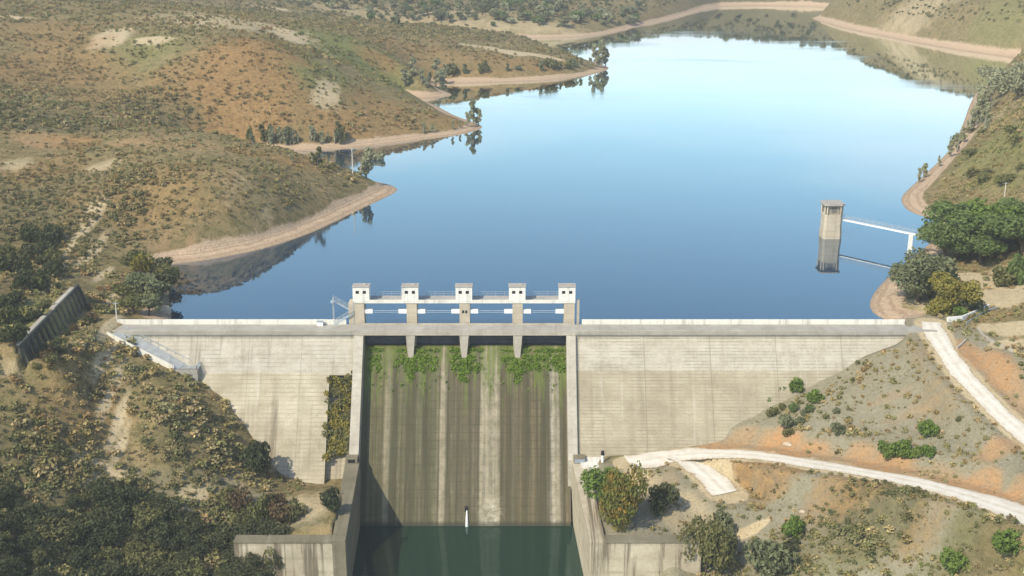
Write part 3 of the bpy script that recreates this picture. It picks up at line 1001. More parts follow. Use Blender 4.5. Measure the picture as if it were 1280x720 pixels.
# stilling basin walls
for (xi0, xi1, th0, th1, xe, lab, wname) in ((-33.6, -32.0, -3.2, -2.6, -53.5, 'stained concrete basin wall and return under the dark wooded bank', 'basin_wall'),
                                             (13.2, 15.0, 3.4, 3.0, 36.5, 'stained concrete basin wall and return beside the autumn tree', 'basin_wall')):
    r = empty(wname, (xi1, -40, TAIL), lab, 'retaining wall', 'stilling basin walls')
    yt, ye, zt = -16.0, -53.2, -24.7
    s = 1 if xi0 > 0 else -1
    q = [(xi0, yt), (xi1, ye), (xi1 + th1, ye), (xi0 + th0, yt)]
    if s > 0:
        q = q[::-1]
    MB().hexa([(x, y, -44) for x, y in q], [(x, y, zt) for x, y in q]).build('side_wall', M_MOSSY if s < 0 else M_WALL, r, bevel=.06)
    x0, x1 = sorted((xi1 + th1, xe))
    MB().prism_x([(ye, -44), (ye + .02, zt - .5), (ye + 2.4, zt - .5), (ye + 2.4, -44)], x0, x1).build('return_wall', M_WALL, r)
    MB().box(min(xi1 + th1, xe) , x1, ye - .12, ye + 2.5, zt - .5, zt - .05).build('coping', M_MOSSY, r, bevel=.04)
    x0b, x1b = sorted((xi1, xe))
    MB().box(x0b, x1b, ye - .7, ye - .02, -44, -34.6).build('footing', M_WALL, r)
    # the step where the sloping training wall meets the level wall
    bx = sorted((xi0 + .3 * s, xi0 + 2.9 * s))
    pb = MB().box(bx[0], bx[1], -18.6, -16.2, zt, zt + 1.2).build('end_block', M_MOSSY, r, bevel=.05)
    if s < 0:
        MB().box(bx[0] + .5, bx[1] - .5, -18.63, -18.5, zt + .15, zt + .95).build('opening', M_DARK, pb)
    else:
        MB().box(bx[0] + .2, bx[1] - .1, -18.72, -18.5, zt + .2, zt + 1.0).build('panel', M_RUSTBOX, pb)

# dam foot apron with a standpipe
ap = MB()
ap.hexa([(15, -21, -27), (27.5, -21, -27), (27.5, -15, -27), (15, -15, -27)], [(15, -21, -24.35), (27.5, -21, -24.35), (27.5, -15, -24.35), (15, -15, -24.35)])
tag(ap.build('concrete_apron', M_PARAPET), 'low pale concrete apron slab at the dam foot behind the autumn tree', 'slab')
sp = empty('standpipe', (19.8, -19, -24.35), 'short white standpipe with a dark head on the dam foot apron', 'standpipe')
MB().tube([(19.8, -19, -24.35), (19.8, -19, -22.4)], [.32, .3], 10).build('pipe', M_PAINT, sp)
MB().tube([(19.8, -19, -22.4), (19.8, -19, -21.5)], [.42, .34], 10).build('valve_head', M_DARK, sp)

# outlet with a spout of water on the chute
oc = at_z(582, 640, -35.9)
def chute_y(z): return -.2 - .694 * (-6.3 - z)
m = MB()
po = (-10.05, chute_y(-35.0))
tag(MB().box(-10.4, -9.8, po[1] - .35, po[1] + .3, -35.6, -34.4).build('drain_pipe', M_DARK, bevel=.05), 'dark drain outlet low on the spillway slope with a white spout below', 'drain')
M_SPOUT = simple('falling_water', (.85, .87, .86), .3, .05, 3)
m = MB().tube([(-9.95, po[1] - .4, -35.1), (-9.95, po[1] - 1.2, -36.3), (-9.9, po[1] - 2.3, -38.1)], [.12, .22, .36], 8)
tag(m.build('water_spout', M_SPOUT, smooth=True), 'thin white spout of water falling from the drain into the dark pool', 'water jet')

# ------------------------------------------------------------------ abutment stair on the dam's wooded end
ast = empty('abutment_stair', (-90, -1, 0), 'pale concrete stair and wall stepping down the dam end to a landing', 'stair')
A0, A1 = np.array([-91.5, -2.0, -.2]), None
A1 = on_face(222, 455)
A1 = np.array([A1[0], A1[1] - 2.2, A1[2]])
n = 48
m = MB()
for k in range(n):
    p, q = A0 + (A1 - A0) * k / n, A0 + (A1 - A0) * (k + 1) / n
    yb = face_y(min(p[2], -2.2)) if p[2] < -2.2 else 0
    m.hexa([(p[0], p[1] - .2, p[2] - 4), (q[0], q[1] - .2, p[2] - 4), (q[0] + 3.2, q[1] + 2.9, p[2] - 4), (p[0] + 3.2, p[1] + 2.9, p[2] - 4)],
           [(p[0], p[1] - .2, p[2] - .25), (q[0], q[1] - .2, p[2] - .25), (q[0] + 3.2, q[1] + 2.9, p[2] - .25), (p[0] + 3.2, p[1] + 2.9, p[2] - .25)])
m.build('flight', simple('pale_blue_concrete', (.50, .51, .50), .8, .12, .8, streak=.2), ast)
m = MB()
m.hexa([A0 + (-.1, -.55, -2.5), A1 + (-.1, -.55, -2.5), A1 + (-.1, -.2, -2.5), A0 + (-.1, -.2, -2.5)], [A0 + (-.1, -.55, .55), A1 + (-.1, -.55, .55), A1 + (-.1, -.2, .55), A0 + (-.1, -.2, .55)])
m.build('side_wall', M_PARAPET, ast)
lx, ly, lz = A1
MB().box(lx - .4, lx + 5.2, ly - 1.0, ly + 2.6, lz - 3, lz - .3).build('landing', M_GREYC, ast)
m = MB()
ring = [(lx - .3, ly - .9), (lx + 5.1, ly - .9), (lx + 5.1, ly + 2.2)]
for (xa, ya), (xb, yb) in zip(ring[:-1], ring[1:]):
    for hh in (.25, .75):
        m.bar((xa, ya, lz + hh), (xb, yb, lz + hh), .09)
    for k in range(6):
        t = k / 5
        m.bar((xa + (xb - xa) * t, ya + (yb - ya) * t, lz - .3), (xa + (xb - xa) * t, ya + (yb - ya) * t, lz + .75), .09)
for k in range(9):
    p = A0 + (A1 - A0) * k / 8
    m.bar(p + (3.0, 2.6, -.4), p + (3.0, 2.6, .8), .07)
m.bar(A0 + (3.0, 2.6, .8), A1 + (3.0, 2.6, .8), .08)
m.build('railing', M_BLUE, ast)

# ------------------------------------------------------------------ buttressed wall on the wooded bank
bw_ = empty('buttressed_wall', (-102, -6, 0), 'dark old retaining wall with slanting ribs and pale capping above the track', 'retaining wall')


def bwx(y):
    return -102.3 + (y + 6) * -.06


m = MB()
m.hexa([(bwx(-28) + 1.6, -28, -4), (bwx(16) + 1.6, 16, -4), (bwx(16) - .8, 16, -4), (bwx(-28) - .8, -28, -4)],
       [(bwx(-28), -28, 6.1), (bwx(16), 16, 6.1), (bwx(16) - .8, 16, 6.1), (bwx(-28) - .8, -28, 6.1)])
m.build('wall_panel', M_DARKC, bw_)
for k in range(15):
    y_ = -27 + k * 3.0
    x_ = bwx(y_)
    MB().hexa([(x_ + .9, y_ - .3, -3), (x_ + 3.0, y_ - .3, -3), (x_ + 3.0, y_ + .3, -3), (x_ + .9, y_ + .3, -3)],
              [(x_ - .02, y_ - .3, 5.6), (x_ + .5, y_ - .3, 5.6), (x_ + .5, y_ + .3, 5.6), (x_ - .02, y_ + .3, 5.6)]).build('buttress', M_DARKC, bw_)
for ya, yb in ((-28, -9.5), (-4, 12)):
    m = MB()
    m.hexa([(bwx(ya) - .9, ya, 6.1), (bwx(ya) + .1, ya, 6.1), (bwx(yb) + .1, yb, 6.1), (bwx(yb) - .9, yb, 6.1)], [(bwx(ya) - .9, ya, 6.5), (bwx(ya) + .1, ya, 6.5), (bwx(yb) + .1, yb, 6.5), (bwx(yb) - .9, yb, 6.5)])
    m.build('capping', M_PALE, bw_)

# ------------------------------------------------------------------ intake tower and footbridge
TC = at_z(1040.5, 299, WATER)
tx, ty = TC[0], TC[1] + 2.9
it = empty('intake_tower', (tx, ty, WATER), 'cream octagonal intake tower standing in the lake with a flat roof', 'tower')


def octa(r, c=.76):
    k = r * c
    return [(tx - k, ty - r), (tx + k, ty - r), (tx + r, ty - k), (tx + r, ty + k), (tx + k, ty + r), (tx - k, ty + r), (tx - r, ty + k), (tx - r, ty - k)]


m = MB().prism_z(octa(2.85), -14, -.8).prism_z(octa(2.7), -.8, 4.4)
m.build('shaft', M_TOWER, it)
MB().prism_z(octa(2.82), -.9, -.6).build('band', M_PALE, it)
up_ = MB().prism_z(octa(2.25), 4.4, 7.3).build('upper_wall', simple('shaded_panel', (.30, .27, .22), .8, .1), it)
o8 = octa(2.62)
for k, (x_, y_) in enumerate(o8):
    MB().tube([(x_, y_, 4.4), (x_, y_, 7.3)], [.24, .24], 6).build('pillar', M_TOWER, it)
MB().box(tx - .75, tx + .75, ty - 2.36, ty - 2.2, 5.0, 6.8).build('window', simple('window_grille', (.16, .15, .14), .5, .2, 6), it)
MB().prism_z(octa(3.25), 7.3, 7.65).prism_z(octa(3.05), 7.65, 7.85).build('roof', M_ROOF, it, bevel=.04)
FB0 = np.array([tx + 2.6, ty - .3, 3.0])
FB1 = np.array(at_z(1139, 291, 3.0))
FB2 = np.array(at_z(1164, 295.5, 3.0))
fb = empty('footbridge', FB0, 'narrow white footbridge from the intake tower to the wooded shore', 'footbridge')
m = MB()
m.bar(FB0 + (0, 0, -.35), FB2 + (0, 0, -.35), 1.3, .32)
m.build('deck', M_PAINT, fb)
m = MB()
dirv = (FB2 - FB0) / np.linalg.norm(FB2 - FB0)
sv = np.array([-dirv[1], dirv[0], 0])
L = np.linalg.norm(FB2 - FB0)
for s in (-.7, .7):
    for hh in (.45, .95):
        m.bar(FB0 + sv * s + (0, 0, hh), FB2 + sv * s + (0, 0, hh), .07)
    for k in range(15):
        q = FB0 + dirv * L * k / 14 + sv * s
        m.bar(q + (0, 0, -.1), q + (0, 0, .95), .07)
m.build('railing', M_STEEL, fb)
MB().box(FB1[0] - .45, FB1[0] + .45, FB1[1] - .6, FB1[1] + .6, -12, 2.4).build('support_pier', M_PAINT, fb)

# ------------------------------------------------------------------ guard walls, posts, poles
def wall_strip(name, pts, hgt, th, mat, label, cat, group=None):
    m = MB()
    for a_, b_ in zip(pts[:-1], pts[1:]):
        a_, b_ = np.array(a_), np.array(b_)
        m.bar(a_ + (0, 0, hgt / 2 - .3), b_ + (0, 0, hgt / 2 - .3), th, hgt + .6)
    return tag(m.build(name, mat), label, cat, group)


pz = [at_z(x, y, .1) for x, y in ((1184, 401), (1202, 399.5), (1218, 393), (1236, 385))]
wall_strip('guard_wall', pz, .9, .4, M_PAINT, 'white guard wall bending up from the crest end by the yellow tree', 'guard wall')
pz = [at_z(x, y, .2) for x, y in ((1222, 409), (1234, 396), (1250, 391), (1286, 391))]
m = MB()
for a_, b_ in zip(pz[:-1], pz[1:]):
    m.add([a_ + (0, -1.6, 0), b_ + (0, -1.6, 0), b_ + (0, 1.6, .02), a_ + (0, 1.6, .02)], [(0, 1, 2, 3)])
pz2 = [p + np.array((0, 0, float(height(np.array([p[0]]), np.array([p[1]]))[0]) - p[2])) for p in [at_z(x, y, .2) for x, y in ((1222, 410), (1229, 418), (1246, 429), (1264, 438), (1286, 448))]]
wall_strip('edge_kerb', pz2, .45, .5, M_PALE, 'pale low kerb wall curving round the straw-coloured terrace', 'kerb wall')
pz3 = [hit(x, y) for x, y in ((1196, 436), (1202, 431), (1208, 425))]
wall_strip('edge_kerb', pz3, .4, .35, M_PALE, 'short pale kerb between the pale road and the orange bank', 'kerb wall')
# crash rail on the far road bend
gr = empty('guard_rail', at_z(1230, 396, .2), 'blue-grey steel guard rail on posts on the road bend beyond the crest', 'guard rail')
gp = [at_z(x, y, .15) for x, y in ((1208, 405), (1219, 398), (1232, 391), (1246, 388))]
gp = [np.array([p[0], p[1], float(height(np.array([p[0]]), np.array([p[1]]))[0])]) for p in gp]
m = MB()
for a_, b_ in zip(gp[:-1], gp[1:]):
    m.bar(a_ + (0, 0, .65), b_ + (0, 0, .65), .08, .32)
m.build('beam', M_BLUE, gr)
for p in gp + [(gp[i] + gp[i + 1]) / 2 for i in range(3)]:
    MB().bar(p + (0, .1, -.3), p + (0, .1, .8), .12).build('post', M_STEEL, gr)


def pole(px, py, hgt, label, r=.16):
    p = hit(px, py)
    o = empty('utility_pole', p, label, 'pole')
    MB().tube([p + (0, 0, -.5), p + (0, 0, hgt)], [r, r * .7], 8).build('post', simple('pole_concrete', (.62, .60, .55), .8, .08), o)
    MB().bar(p + (-.7, 0, hgt - .35), p + (.7, 0, hgt - .35), .12).build('crossarm', M_STEEL, o)


pole(441, 217, 9.0, 'tall pale pole on the ridge of the near peninsula by the inlet', .2)
pole(1254, 258, 7.5, 'thin pale pole among the trees on the tower side shore')
pole(146, 398, 4.0, 'short pale post at the track where the dam crest begins')

# ------------------------------------------------------------------ plants
def leaf_cloud(mb, lobes, n, size, rng, flat=.0, shell=.55):
    """n leaf clumps (single faces) spread through a set of ellipsoid lobes."""
    L = np.array(lobes, float)          # x y z rx ry rz
    vol = (L[:, 3] * L[:, 4] * L[:, 5]) ** .7
    pick = rng.choice(len(L), n, p=vol / vol.sum())
    d = rng.normal(size=(n, 3))
    d /= np.linalg.norm(d, axis=1)[:, None]
    r = shell + (1 - shell) * rng.random(n) ** .6
    r *= 1 + .22 * (rng.random(n) - .4)
    P = L[pick, :3] + d * r[:, None] * L[pick, 3:]
    nrm = d * .8 + rng.normal(size=(n, 3)) * .7
    nrm /= np.linalg.norm(nrm, axis=1)[:, None]
    ref = rng.normal(size=(n, 3))
    u = np.cross(nrm, ref)
    u /= np.linalg.norm(u, axis=1)[:, None]
    v = np.cross(nrm, u)
    s = size * (.55 + .9 * rng.random(n))
    su, sv_ = s * (.7 + .6 * rng.random(n)), s * (.5 + .5 * rng.random(n))
    o = len(mb.v)
    for k in range(n):
        if P[k, 2] < .0:
            P[k, 2] *= -.3
        a, b = u[k] * su[k], v[k] * sv_[k]
        c = P[k]
        bend = nrm[k] * s[k] * .25
        mb.v += [tuple(c - a), tuple(c - b * .9 + bend), tuple(c + a), tuple(c + b * 1.1 + bend)]
        mb.f.append((o + 4 * k, o + 4 * k + 1, o + 4 * k + 2, o + 4 * k + 3))


def crown_lobes(kind, rng):
    L = []
    if kind == 'round':
        k = 9
        for i in range(k):
            a = i * 2.4 + rng.random()
            r = .30 + .32 * rng.random()
            z = .42 + .42 * rng.random()
            rr = .20 + .13 * rng.random()
            L.append((math.cos(a) * r * (1.15 - .6 * abs(z - .6)), math.sin(a) * r * (1.15 - .6 * abs(z - .6)), z, rr, rr, rr * .8))
        L.append((0, 0, .62, .30, .30, .28))
        L = [(x * .66, y * .66, z, a * .8, b * .8, c) for x, y, z, a, b, c in L]
    elif kind == 'slender':
        for i in range(9):
            z = .22 + .085 * i
            r = .10 * (1 - abs(z - .5)) * 1.4
            a = rng.random() * 6.28
            L.append((math.cos(a) * r, math.sin(a) * r, z, .065 + .05 * rng.random(), .065 + .05 * rng.random(), .085))
    elif kind == 'bush':
        for i in range(7):
            a = i * 2.4 + rng.random()
            r = .28 + .30 * rng.random()
            rr = .24 + .14 * rng.random()
            L.append((math.cos(a) * r, math.sin(a) * r, .25 + .4 * rng.random(), rr, rr, rr * .9))
        L.append((0, 0, .5, .36, .36, .38))
    return L


def tree_meshes(kind, leaf, n, size, seed, bark=None):
    rng = np.random.default_rng(seed)
    L = crown_lobes(kind, rng)
    t = MB()
    base = .035 if kind != 'bush' else .03
    top = max(l[2] for l in L) * .9
    lean = rng.normal(size=2) * .03
    t.tube([(0, 0, -.06), (lean[0], lean[1], top * .35), (lean[0] * 2, lean[1] * 2, top * .7), (lean[0] * 2.5, lean[1] * 2.5, top)], [base * 1.25, base, base * .6, base * .2], 7)
    for l in L[:7]:
        z0 = top * (.2 + .35 * rng.random())
        t.tube([(lean[0], lean[1], z0), (l[0] * .5, l[1] * .5, (z0 + l[2]) / 2 + .02), (l[0], l[1], l[2])], [base * .5, base * .35, base * .1], 5)
    c = MB()
    leaf_cloud(c, L, n, size, rng)
    return t.mesh('trunk', bark or M_BARK, True, False), c.mesh('crown', leaf, False, False)


PROTO = {}


def proto(kind, leaf, n=900, size=.055, bark=None):
    key = (kind, leaf.name, n)
    if key not in PROTO:
        PROTO[key] = [tree_meshes(kind, leaf, n, size, 100 + len(PROTO) * 7 + k, bark) for k in range(3)]
    return random.choice(PROTO[key])


def tree(px, py, hpx, kind, leaf, label, name='tree', cat='tree', group=None, wide=1.0, n=900, size=.055, p=None, hgt=None, bark=None):
    """a tree rooted where the photo shows its foot; hpx is its height in pixels"""
    if p is None:
        p = hit(px, py)
    if hgt is None:
        Z = (p[1] - CAM[1]) * math.cos(TH) + (CAM[2] - p[2]) * math.sin(TH)
        hgt = hpx * Z / F / math.cos(math.atan2(CAM[2] - p[2], p[1] - CAM[1]))
    tr, cr = proto(kind, leaf, n, size, bark)
    o = empty(name, p, label, cat, group)
    o.rotation_euler = (0, 0, random.uniform(0, 6.28))
    o.scale = (hgt * wide, hgt * wide * random.uniform(.85, 1.15), hgt)
    obj_from('trunk', tr, o)
    obj_from('crown', cr, o)
    return o


# --- far bank by the intake tower (each one apart from its neighbours)
N2 = 4200
tree(1180, 328, 52, 'round', L_OAK, 'large holm oak on the tower side shore at the footbridge end', wide=1.25, n=N2, size=.027)
tree(1200, 322, 62, 'round', L_OAK, 'dense green oak behind the shore oak, inland of the footbridge', wide=1.42, n=N2, size=.027)
tree(1224, 312, 58, 'round', L_GREEN, 'brightest green oak in the shore grove, tallest at its back', wide=1.42, n=N2, size=.027)
tree(1226, 330, 36, 'round', L_OAK, 'green oak at the front of the grove above the gravel terrace', wide=1.70, n=N2, size=.027)
tree(1252, 312, 44, 'round', L_OAK, 'broad oak at the edge of the shore grove under the thin pole', wide=1.70, n=N2, size=.027)
tree(1278, 318, 50, 'round', L_OAK, 'green oak cut by the photo edge above the gravel terrace', wide=1.56, n=N2, size=.027)
tree(1276, 290, 40, 'round', L_OAK, 'oak behind the grove at the photo edge', wide=1.70, n=N2, size=.027)
tree(1196, 300, 44, 'round', L_OAK, 'oak at the back of the grove beside the sandy cove', wide=1.56, n=N2, size=.027)
tree(1256, 356, 26, 'bush', L_OLIVE, 'low olive bush alone on the pale gravel terrace', name='bush', cat='bush', wide=.95, n=900, size=.08)
tree(1272, 353, 38, 'bush', L_OAK, 'dark rounded bush beside the olive bush on the gravel terrace', name='bush', cat='bush', wide=.6, n=900, size=.08)
tree(1147, 376, 58, 'round', L_GREY, 'large grey-green tree at the waterline below the footbridge', wide=1.35, n=N2, size=.027)
tree(1164, 372, 46, 'round', L_GREY, 'smaller grey-green tree leaning beside the yellow tree', wide=1.28, n=N2, size=.027)
tree(1186, 391, 48, 'round', L_YEL, 'yellow autumn tree beside the crest road end', wide=1.21, n=N2, size=.027)
tree(1172, 394, 24, 'bush', L_YEL, 'low yellow-green bush under the yellow tree', name='bush', cat='bush', wide=.8, n=900, size=.08)
tree(1214, 390, 28, 'bush', L_GREY, 'grey-green bush behind the white guard wall', name='bush', cat='bush', wide=.8, n=900, size=.08)
tree(1200, 396, 14, 'bush', L_GREEN, 'small bright bush at the foot of the white guard wall', name='bush', cat='bush', wide=.9, n=700, size=.09)
G = 'slender trees on the far right shore'
for px, py, hh in [(1218, 158, 42), (1224, 150, 44), (1212, 166, 32), (1230, 165, 34), (1196, 190, 24), (1188, 196, 22), (1155, 222, 18), (1148, 228, 18), (1174, 208, 14), (1204, 178, 20), (1236, 140, 34)]:
    tree(px, py, hh, 'slender', L_PALE, 'slender grey-green tree on the shore across the lake from the peninsulas', group=G, wide=.9, n=840, size=0.043, bark=M_PALEBARK)
G = 'green trees on the far right cove'
for px, py, hh in [(1236, 108, 24), (1246, 112, 26), (1258, 106, 24), (1268, 112, 26), (1278, 104, 24), (1250, 122, 24), (1272, 124, 26)]:
    tree(px, py, hh, 'round', L_PALE, 'soft green tree beside the small cove far up the lake', group=G, wide=1.0, n=500, size=.07)
G = 'trees on the near right hill'
for k in range(12):
    tree(random.uniform(1190, 1280), random.uniform(160, 245), random.uniform(9, 15), 'bush', L_OLIVE, 'round olive bush on the hill above the sandy cove', name='bush', cat='bush', group=G, n=300, size=.11)

# --- peninsulas
tree(466, 222, 38, 'slender', L_PALE, 'tall pale poplar clump on the near peninsula by the pole', wide=1.3, n=1400, size=0.037, bark=M_PALEBARK)
G = 'slender trees by the inlet on the near peninsula'
for px, py, hh in [(458, 222, 30), (474, 224, 34), (482, 227, 22), (452, 220, 22), (398, 207, 24), (391, 206, 16), (365, 203, 12)]:
    tree(px, py, hh, 'slender', L_PALE if random.random() < .6 else L_OLIVE, 'slender pale tree on the near peninsula at the inlet', group=G, wide=1.1, n=840, size=0.043, bark=M_PALEBARK)
G = 'slender trees at the second peninsula tip'
for px, py, hh in [(592, 156, 32), (598, 157, 22), (584, 158, 18), (540, 166, 12), (575, 160, 10), (566, 162, 12), (530, 167, 14)]:
    tree(px, py, hh, 'slender', L_PALE, 'slim grey tree near the tip of the second peninsula', group=G, wide=.9, n=600, size=0.053, bark=M_PALEBARK)
G = 'bushes along the second peninsula shore'
for k in range(26):
    px = random.uniform(300, 440)
    tree(px, 182 - (px - 300) * .02 + random.uniform(-4, 2), random.uniform(10, 24), 'slender', random.choice([L_PALE, L_PALE, L_GREY, L_OLIVE]), 'grey-green bushy tree lining the second peninsula beach', group=G, n=600, size=0.062, wide=.9, bark=M_PALEBARK)
G = 'slender trees at the third peninsula tip'
for px, py, hh in [(752, 82, 32), (744, 83, 28), (757, 83, 24), (748, 84, 22), (738, 86, 14)]:
    tree(px, py, hh, 'slender', L_PALE, 'slim grey tree at the tip of the third peninsula', group=G, wide=.8, n=600, size=0.053, bark=M_PALEBARK)
G = 'trees at the head of the third inlet'
for k in range(12):
    tree(random.uniform(505, 560), random.uniform(92, 112), random.uniform(12, 26), 'slender', L_PALE, 'pale slender tree at the head of the third inlet', group=G, wide=1.1, n=520, size=0.056, bark=M_PALEBARK)
G = 'trees lining the third peninsula'
for k in range(18):
    px = random.uniform(560, 730)
    tree(px, 92 - (px - 560) * .04 + random.uniform(-4, 2), random.uniform(6, 13), random.choice(['bush', 'slender']), random.choice([L_GREY, L_OLIVE]), 'small olive tree along the third peninsula above the beach', group=G, n=220, size=.12)
G = 'trees lining the fourth peninsula'
for k in range(72):
    px = random.uniform(440, 800)
    tree(px, random.uniform(8, 34), random.uniform(6, 13), 'round', random.choice([L_GREY, L_PALE, L_OAK]), 'small round tree on the wooded fourth peninsula', group=G, n=200, size=.12, wide=1.1)
# --- wooded end of the dam
G = 'olive trees by the lake corner'
for px, py, hh, lf in [(180, 352, 36, L_YEL), (176, 372, 30, L_GREY), (192, 380, 34, L_GREY), (200, 372, 30, L_DARK), (186, 395, 26, L_GREY), (168, 392, 24, L_OLIVE), (206, 356, 26, L_OLIVE), (160, 376, 22, L_OLIVE), (170, 340, 26, L_OLIVE), (198, 345, 22, L_DARK)]:
    if lf is L_YEL:
        tree(px, py, hh, 'round', L_YEL, 'yellow-green tree above the lake corner, brightest of its clump', wide=.7, n=900, size=.055)
    else:
        tree(px, py, hh, 'round', lf, 'olive tree clustered between the track and the lake corner', group=G, wide=1.25, n=1100, size=.05)
bp = hit(205, 389)
G = 'dark oaks behind the buttressed wall'
for k in range(26):
    px = random.uniform(0, 75)
    py = random.uniform(300, 440)
    if py > 415 - px * .9:
        py = 415 - px * .9 - random.uniform(0, 60)
    tree(px, py, random.uniform(14, 26), 'bush', random.choice([L_DARK, L_DARK, L_OLIVE]), 'dark bushy oak on the bank above the buttressed wall', group=G, n=500, size=.085, wide=.75)
G = 'shrubs along the foot of the buttressed wall'
for k in range(22):
    y_ = random.uniform(-29, 15)
    x_ = bwx(y_) + random.uniform(3.2, 6.5)
    tree(0, 0, 0, 'bush', random.choice([L_OLIVE, L_DARK, L_BROWN]), 'scruffy shrub at the foot of the dark buttressed wall', name='shrub', cat='shrub', group=G, n=420, size=.1, wide=.8, p=np.array([x_, y_, float(height(np.array([x_]), np.array([y_]))[0])]), hgt=random.uniform(1.2, 2.8))
G = 'shrubs behind the buttressed wall'
for k in range(14):
    y_ = random.uniform(-29, 15)
    x_ = bwx(y_) - random.uniform(1.6, 4.5)
    tree(0, 0, 0, 'bush', random.choice([L_OLIVE, L_DARK]), 'dark shrub overhanging the capping of the buttressed wall', name='shrub', cat='shrub', group=G, n=420, size=.1, wide=.8, p=np.array([x_, y_, float(height(np.array([x_]), np.array([y_]))[0])]), hgt=random.uniform(1.0, 2.4))
tree(20, 440, 34, 'round', L_DARK, 'dark green tree at the low end of the buttressed wall', n=1000, wide=.9)
tree(320, 588, 40, 'bush', L_DARK, 'deep green bush against the dam face above the basin wall', name='bush', cat='bush', n=1400, size=.065, wide=.62)
tree(415, 640, 34, 'bush', L_DARK, 'dark shrub beside the basin wall under the dam face', name='bush', cat='bush', n=900, size=.08, wide=.5)
G = 'brushwood above the basin wall'
for px, py, hh in [(330, 648, 34), (300, 640, 30), (350, 655, 28), (368, 648, 24), (285, 632, 26), (320, 662, 24), (345, 636, 22), (305, 660, 26)]:
    tree(px, py, hh, 'bush', random.choice([L_BROWN, L_BROWN, L_OLIVE]), 'brown brushwood shrub on the slope above the basin wall', name='shrub', cat='shrub', group=G, n=700, size=.075, wide=.7)
G = 'dark trees of the lower wooded bank'
cand = []
tries = 0
while len(cand) < 72 and tries < 3000:
    tries += 1
    px, py = random.uniform(-10, 345), random.uniform(600, 735)
    if py < 626 + 22 * math.sin(px * .03) + (px > 120) * (px - 120) * .22:
        continue
    if any((px - a) ** 2 + (1.6 * (py - b)) ** 2 < 15 ** 2 for a, b in cand):
        continue
    cand.append((px, py))
for px, py in cand:
    tree(px, py, random.uniform(15, 29), random.choice(['round', 'bush']), random.choice([L_DARK, L_DARK, L_DARK, L_DARK, L_OLIVE]), 'dark evergreen in the dense wood on the lower bank', group=G, n=1300, size=.048, wide=1.15)
tree(345, 712, 36, 'bush', L_OLIVE, 'rounded brown-green bush against the stained basin return wall', name='bush', cat='bush', n=1000, size=.07, wide=.6)

# --- foot of the dam, other bank
tree(772, 656, 76, 'bush', L_AUT, 'autumn tree turning orange and green beside the basin wall', n=4200, size=.034, wide=.46)
tree(756, 640, 52, 'round', L_GREEN, 'green tree at the basin wall behind the autumn tree', n=2400, size=.035, wide=.95)
tree(828, 637, 34, 'bush', L_DARK, 'neat rounded dark green bush alone beside the autumn tree', name='bush', cat='bush', n=1600, size=.06, wide=.68)
tree(882, 716, 74, 'bush', L_OLIVE, 'pale green tree rising in front of the basin return wall', n=3400, size=.036, wide=.46)
tree(900, 702, 52, 'bush', L_GREY, 'pale tree beside the tall one at the return wall end', n=2400, size=.042, wide=.5)
tree(902, 668, 30, 'bush', L_GREY, 'grey bush behind the pale trees at the return wall end', name='bush', cat='bush', n=900, size=.08, wide=.7)
tree(962, 718, 44, 'bush', L_GREY, 'broad grey-green shrub low on the bank, bottom edge', name='shrub', cat='shrub', n=1200, size=.065, wide=.8)
tree(992, 668, 26, 'bush', L_GREEN, 'bright green rounded shrub on the bank below the road', name='shrub', cat='shrub', n=900, size=.08, wide=.75)
tree(988, 690, 16, 'bush', L_DARK, 'small dark shrub under the bright green rounded one', name='shrub', cat='shrub', n=600, size=.09, wide=.85)
tree(1192, 710, 24, 'bush', L_GREEN, 'bright green shrub low on the slope below the road bend', name='shrub', cat='shrub', n=900, size=.08, wide=.85)
tree(1262, 690, 30, 'bush', L_GREEN, 'leafy green shrub under the wide end of the road', name='shrub', cat='shrub', n=900, size=.08, wide=.9)
tree(1160, 544, 22, 'bush', L_GREEN, 'round green bush alone on the slope between the roads', name='bush', cat='bush', n=1000, size=.075, wide=.7)
G = 'row of green bushes above the road cut'
for px, py, hh in [(1110, 571, 20), (1122, 572, 22), (1134, 572, 14), (1147, 571, 14), (1162, 571, 14), (1155, 569, 12), (1128, 562, 14)]:
    tree(px, py, hh, 'bush', L_GREEN, 'green bush in the row above the orange road cut', name='bush', cat='bush', group=G, n=700, size=.09, wide=.75)
tree(994, 490, 20, 'bush', L_GREEN, 'dark green bush highest on the slope beside the dam', name='bush', cat='bush', n=800, size=.085, wide=.8)
tree(1018, 502, 17, 'bush', L_GREEN, 'green bush just below the highest one beside the dam', name='bush', cat='bush', n=800, size=.085, wide=.9)
G = 'shrubs on the slope beside the dam'
for px, py, hh in [(975, 494, 15), (982, 534, 18), (1012, 515, 10), (1005, 520, 9), (1046, 542, 15), (985, 545, 12), (965, 520, 13), (1045, 517, 8), (990, 515, 12), (958, 505, 10), (1000, 530, 10), (1198, 527, 8), (978, 512, 9)]:
    tree(px, py, hh, 'bush', random.choice([L_OAK, L_OAK, L_OLIVE, L_GREY]), 'small shrub on the grassy slope between the dam face and the road', name='shrub', cat='shrub', group=G, n=420, size=.11, wide=.75)

# ------------------------------------------------------------------ scrub
scrub_me = []
for k in range(6):
    rng = np.random.default_rng(900 + k)
    L = crown_lobes('bush', rng)
    c = MB()
    leaf_cloud(c, L, 64, .19, rng, shell=.35)
    scrub_me.append(c.mesh('shrub_leaves', M_SCRUB, False, False))

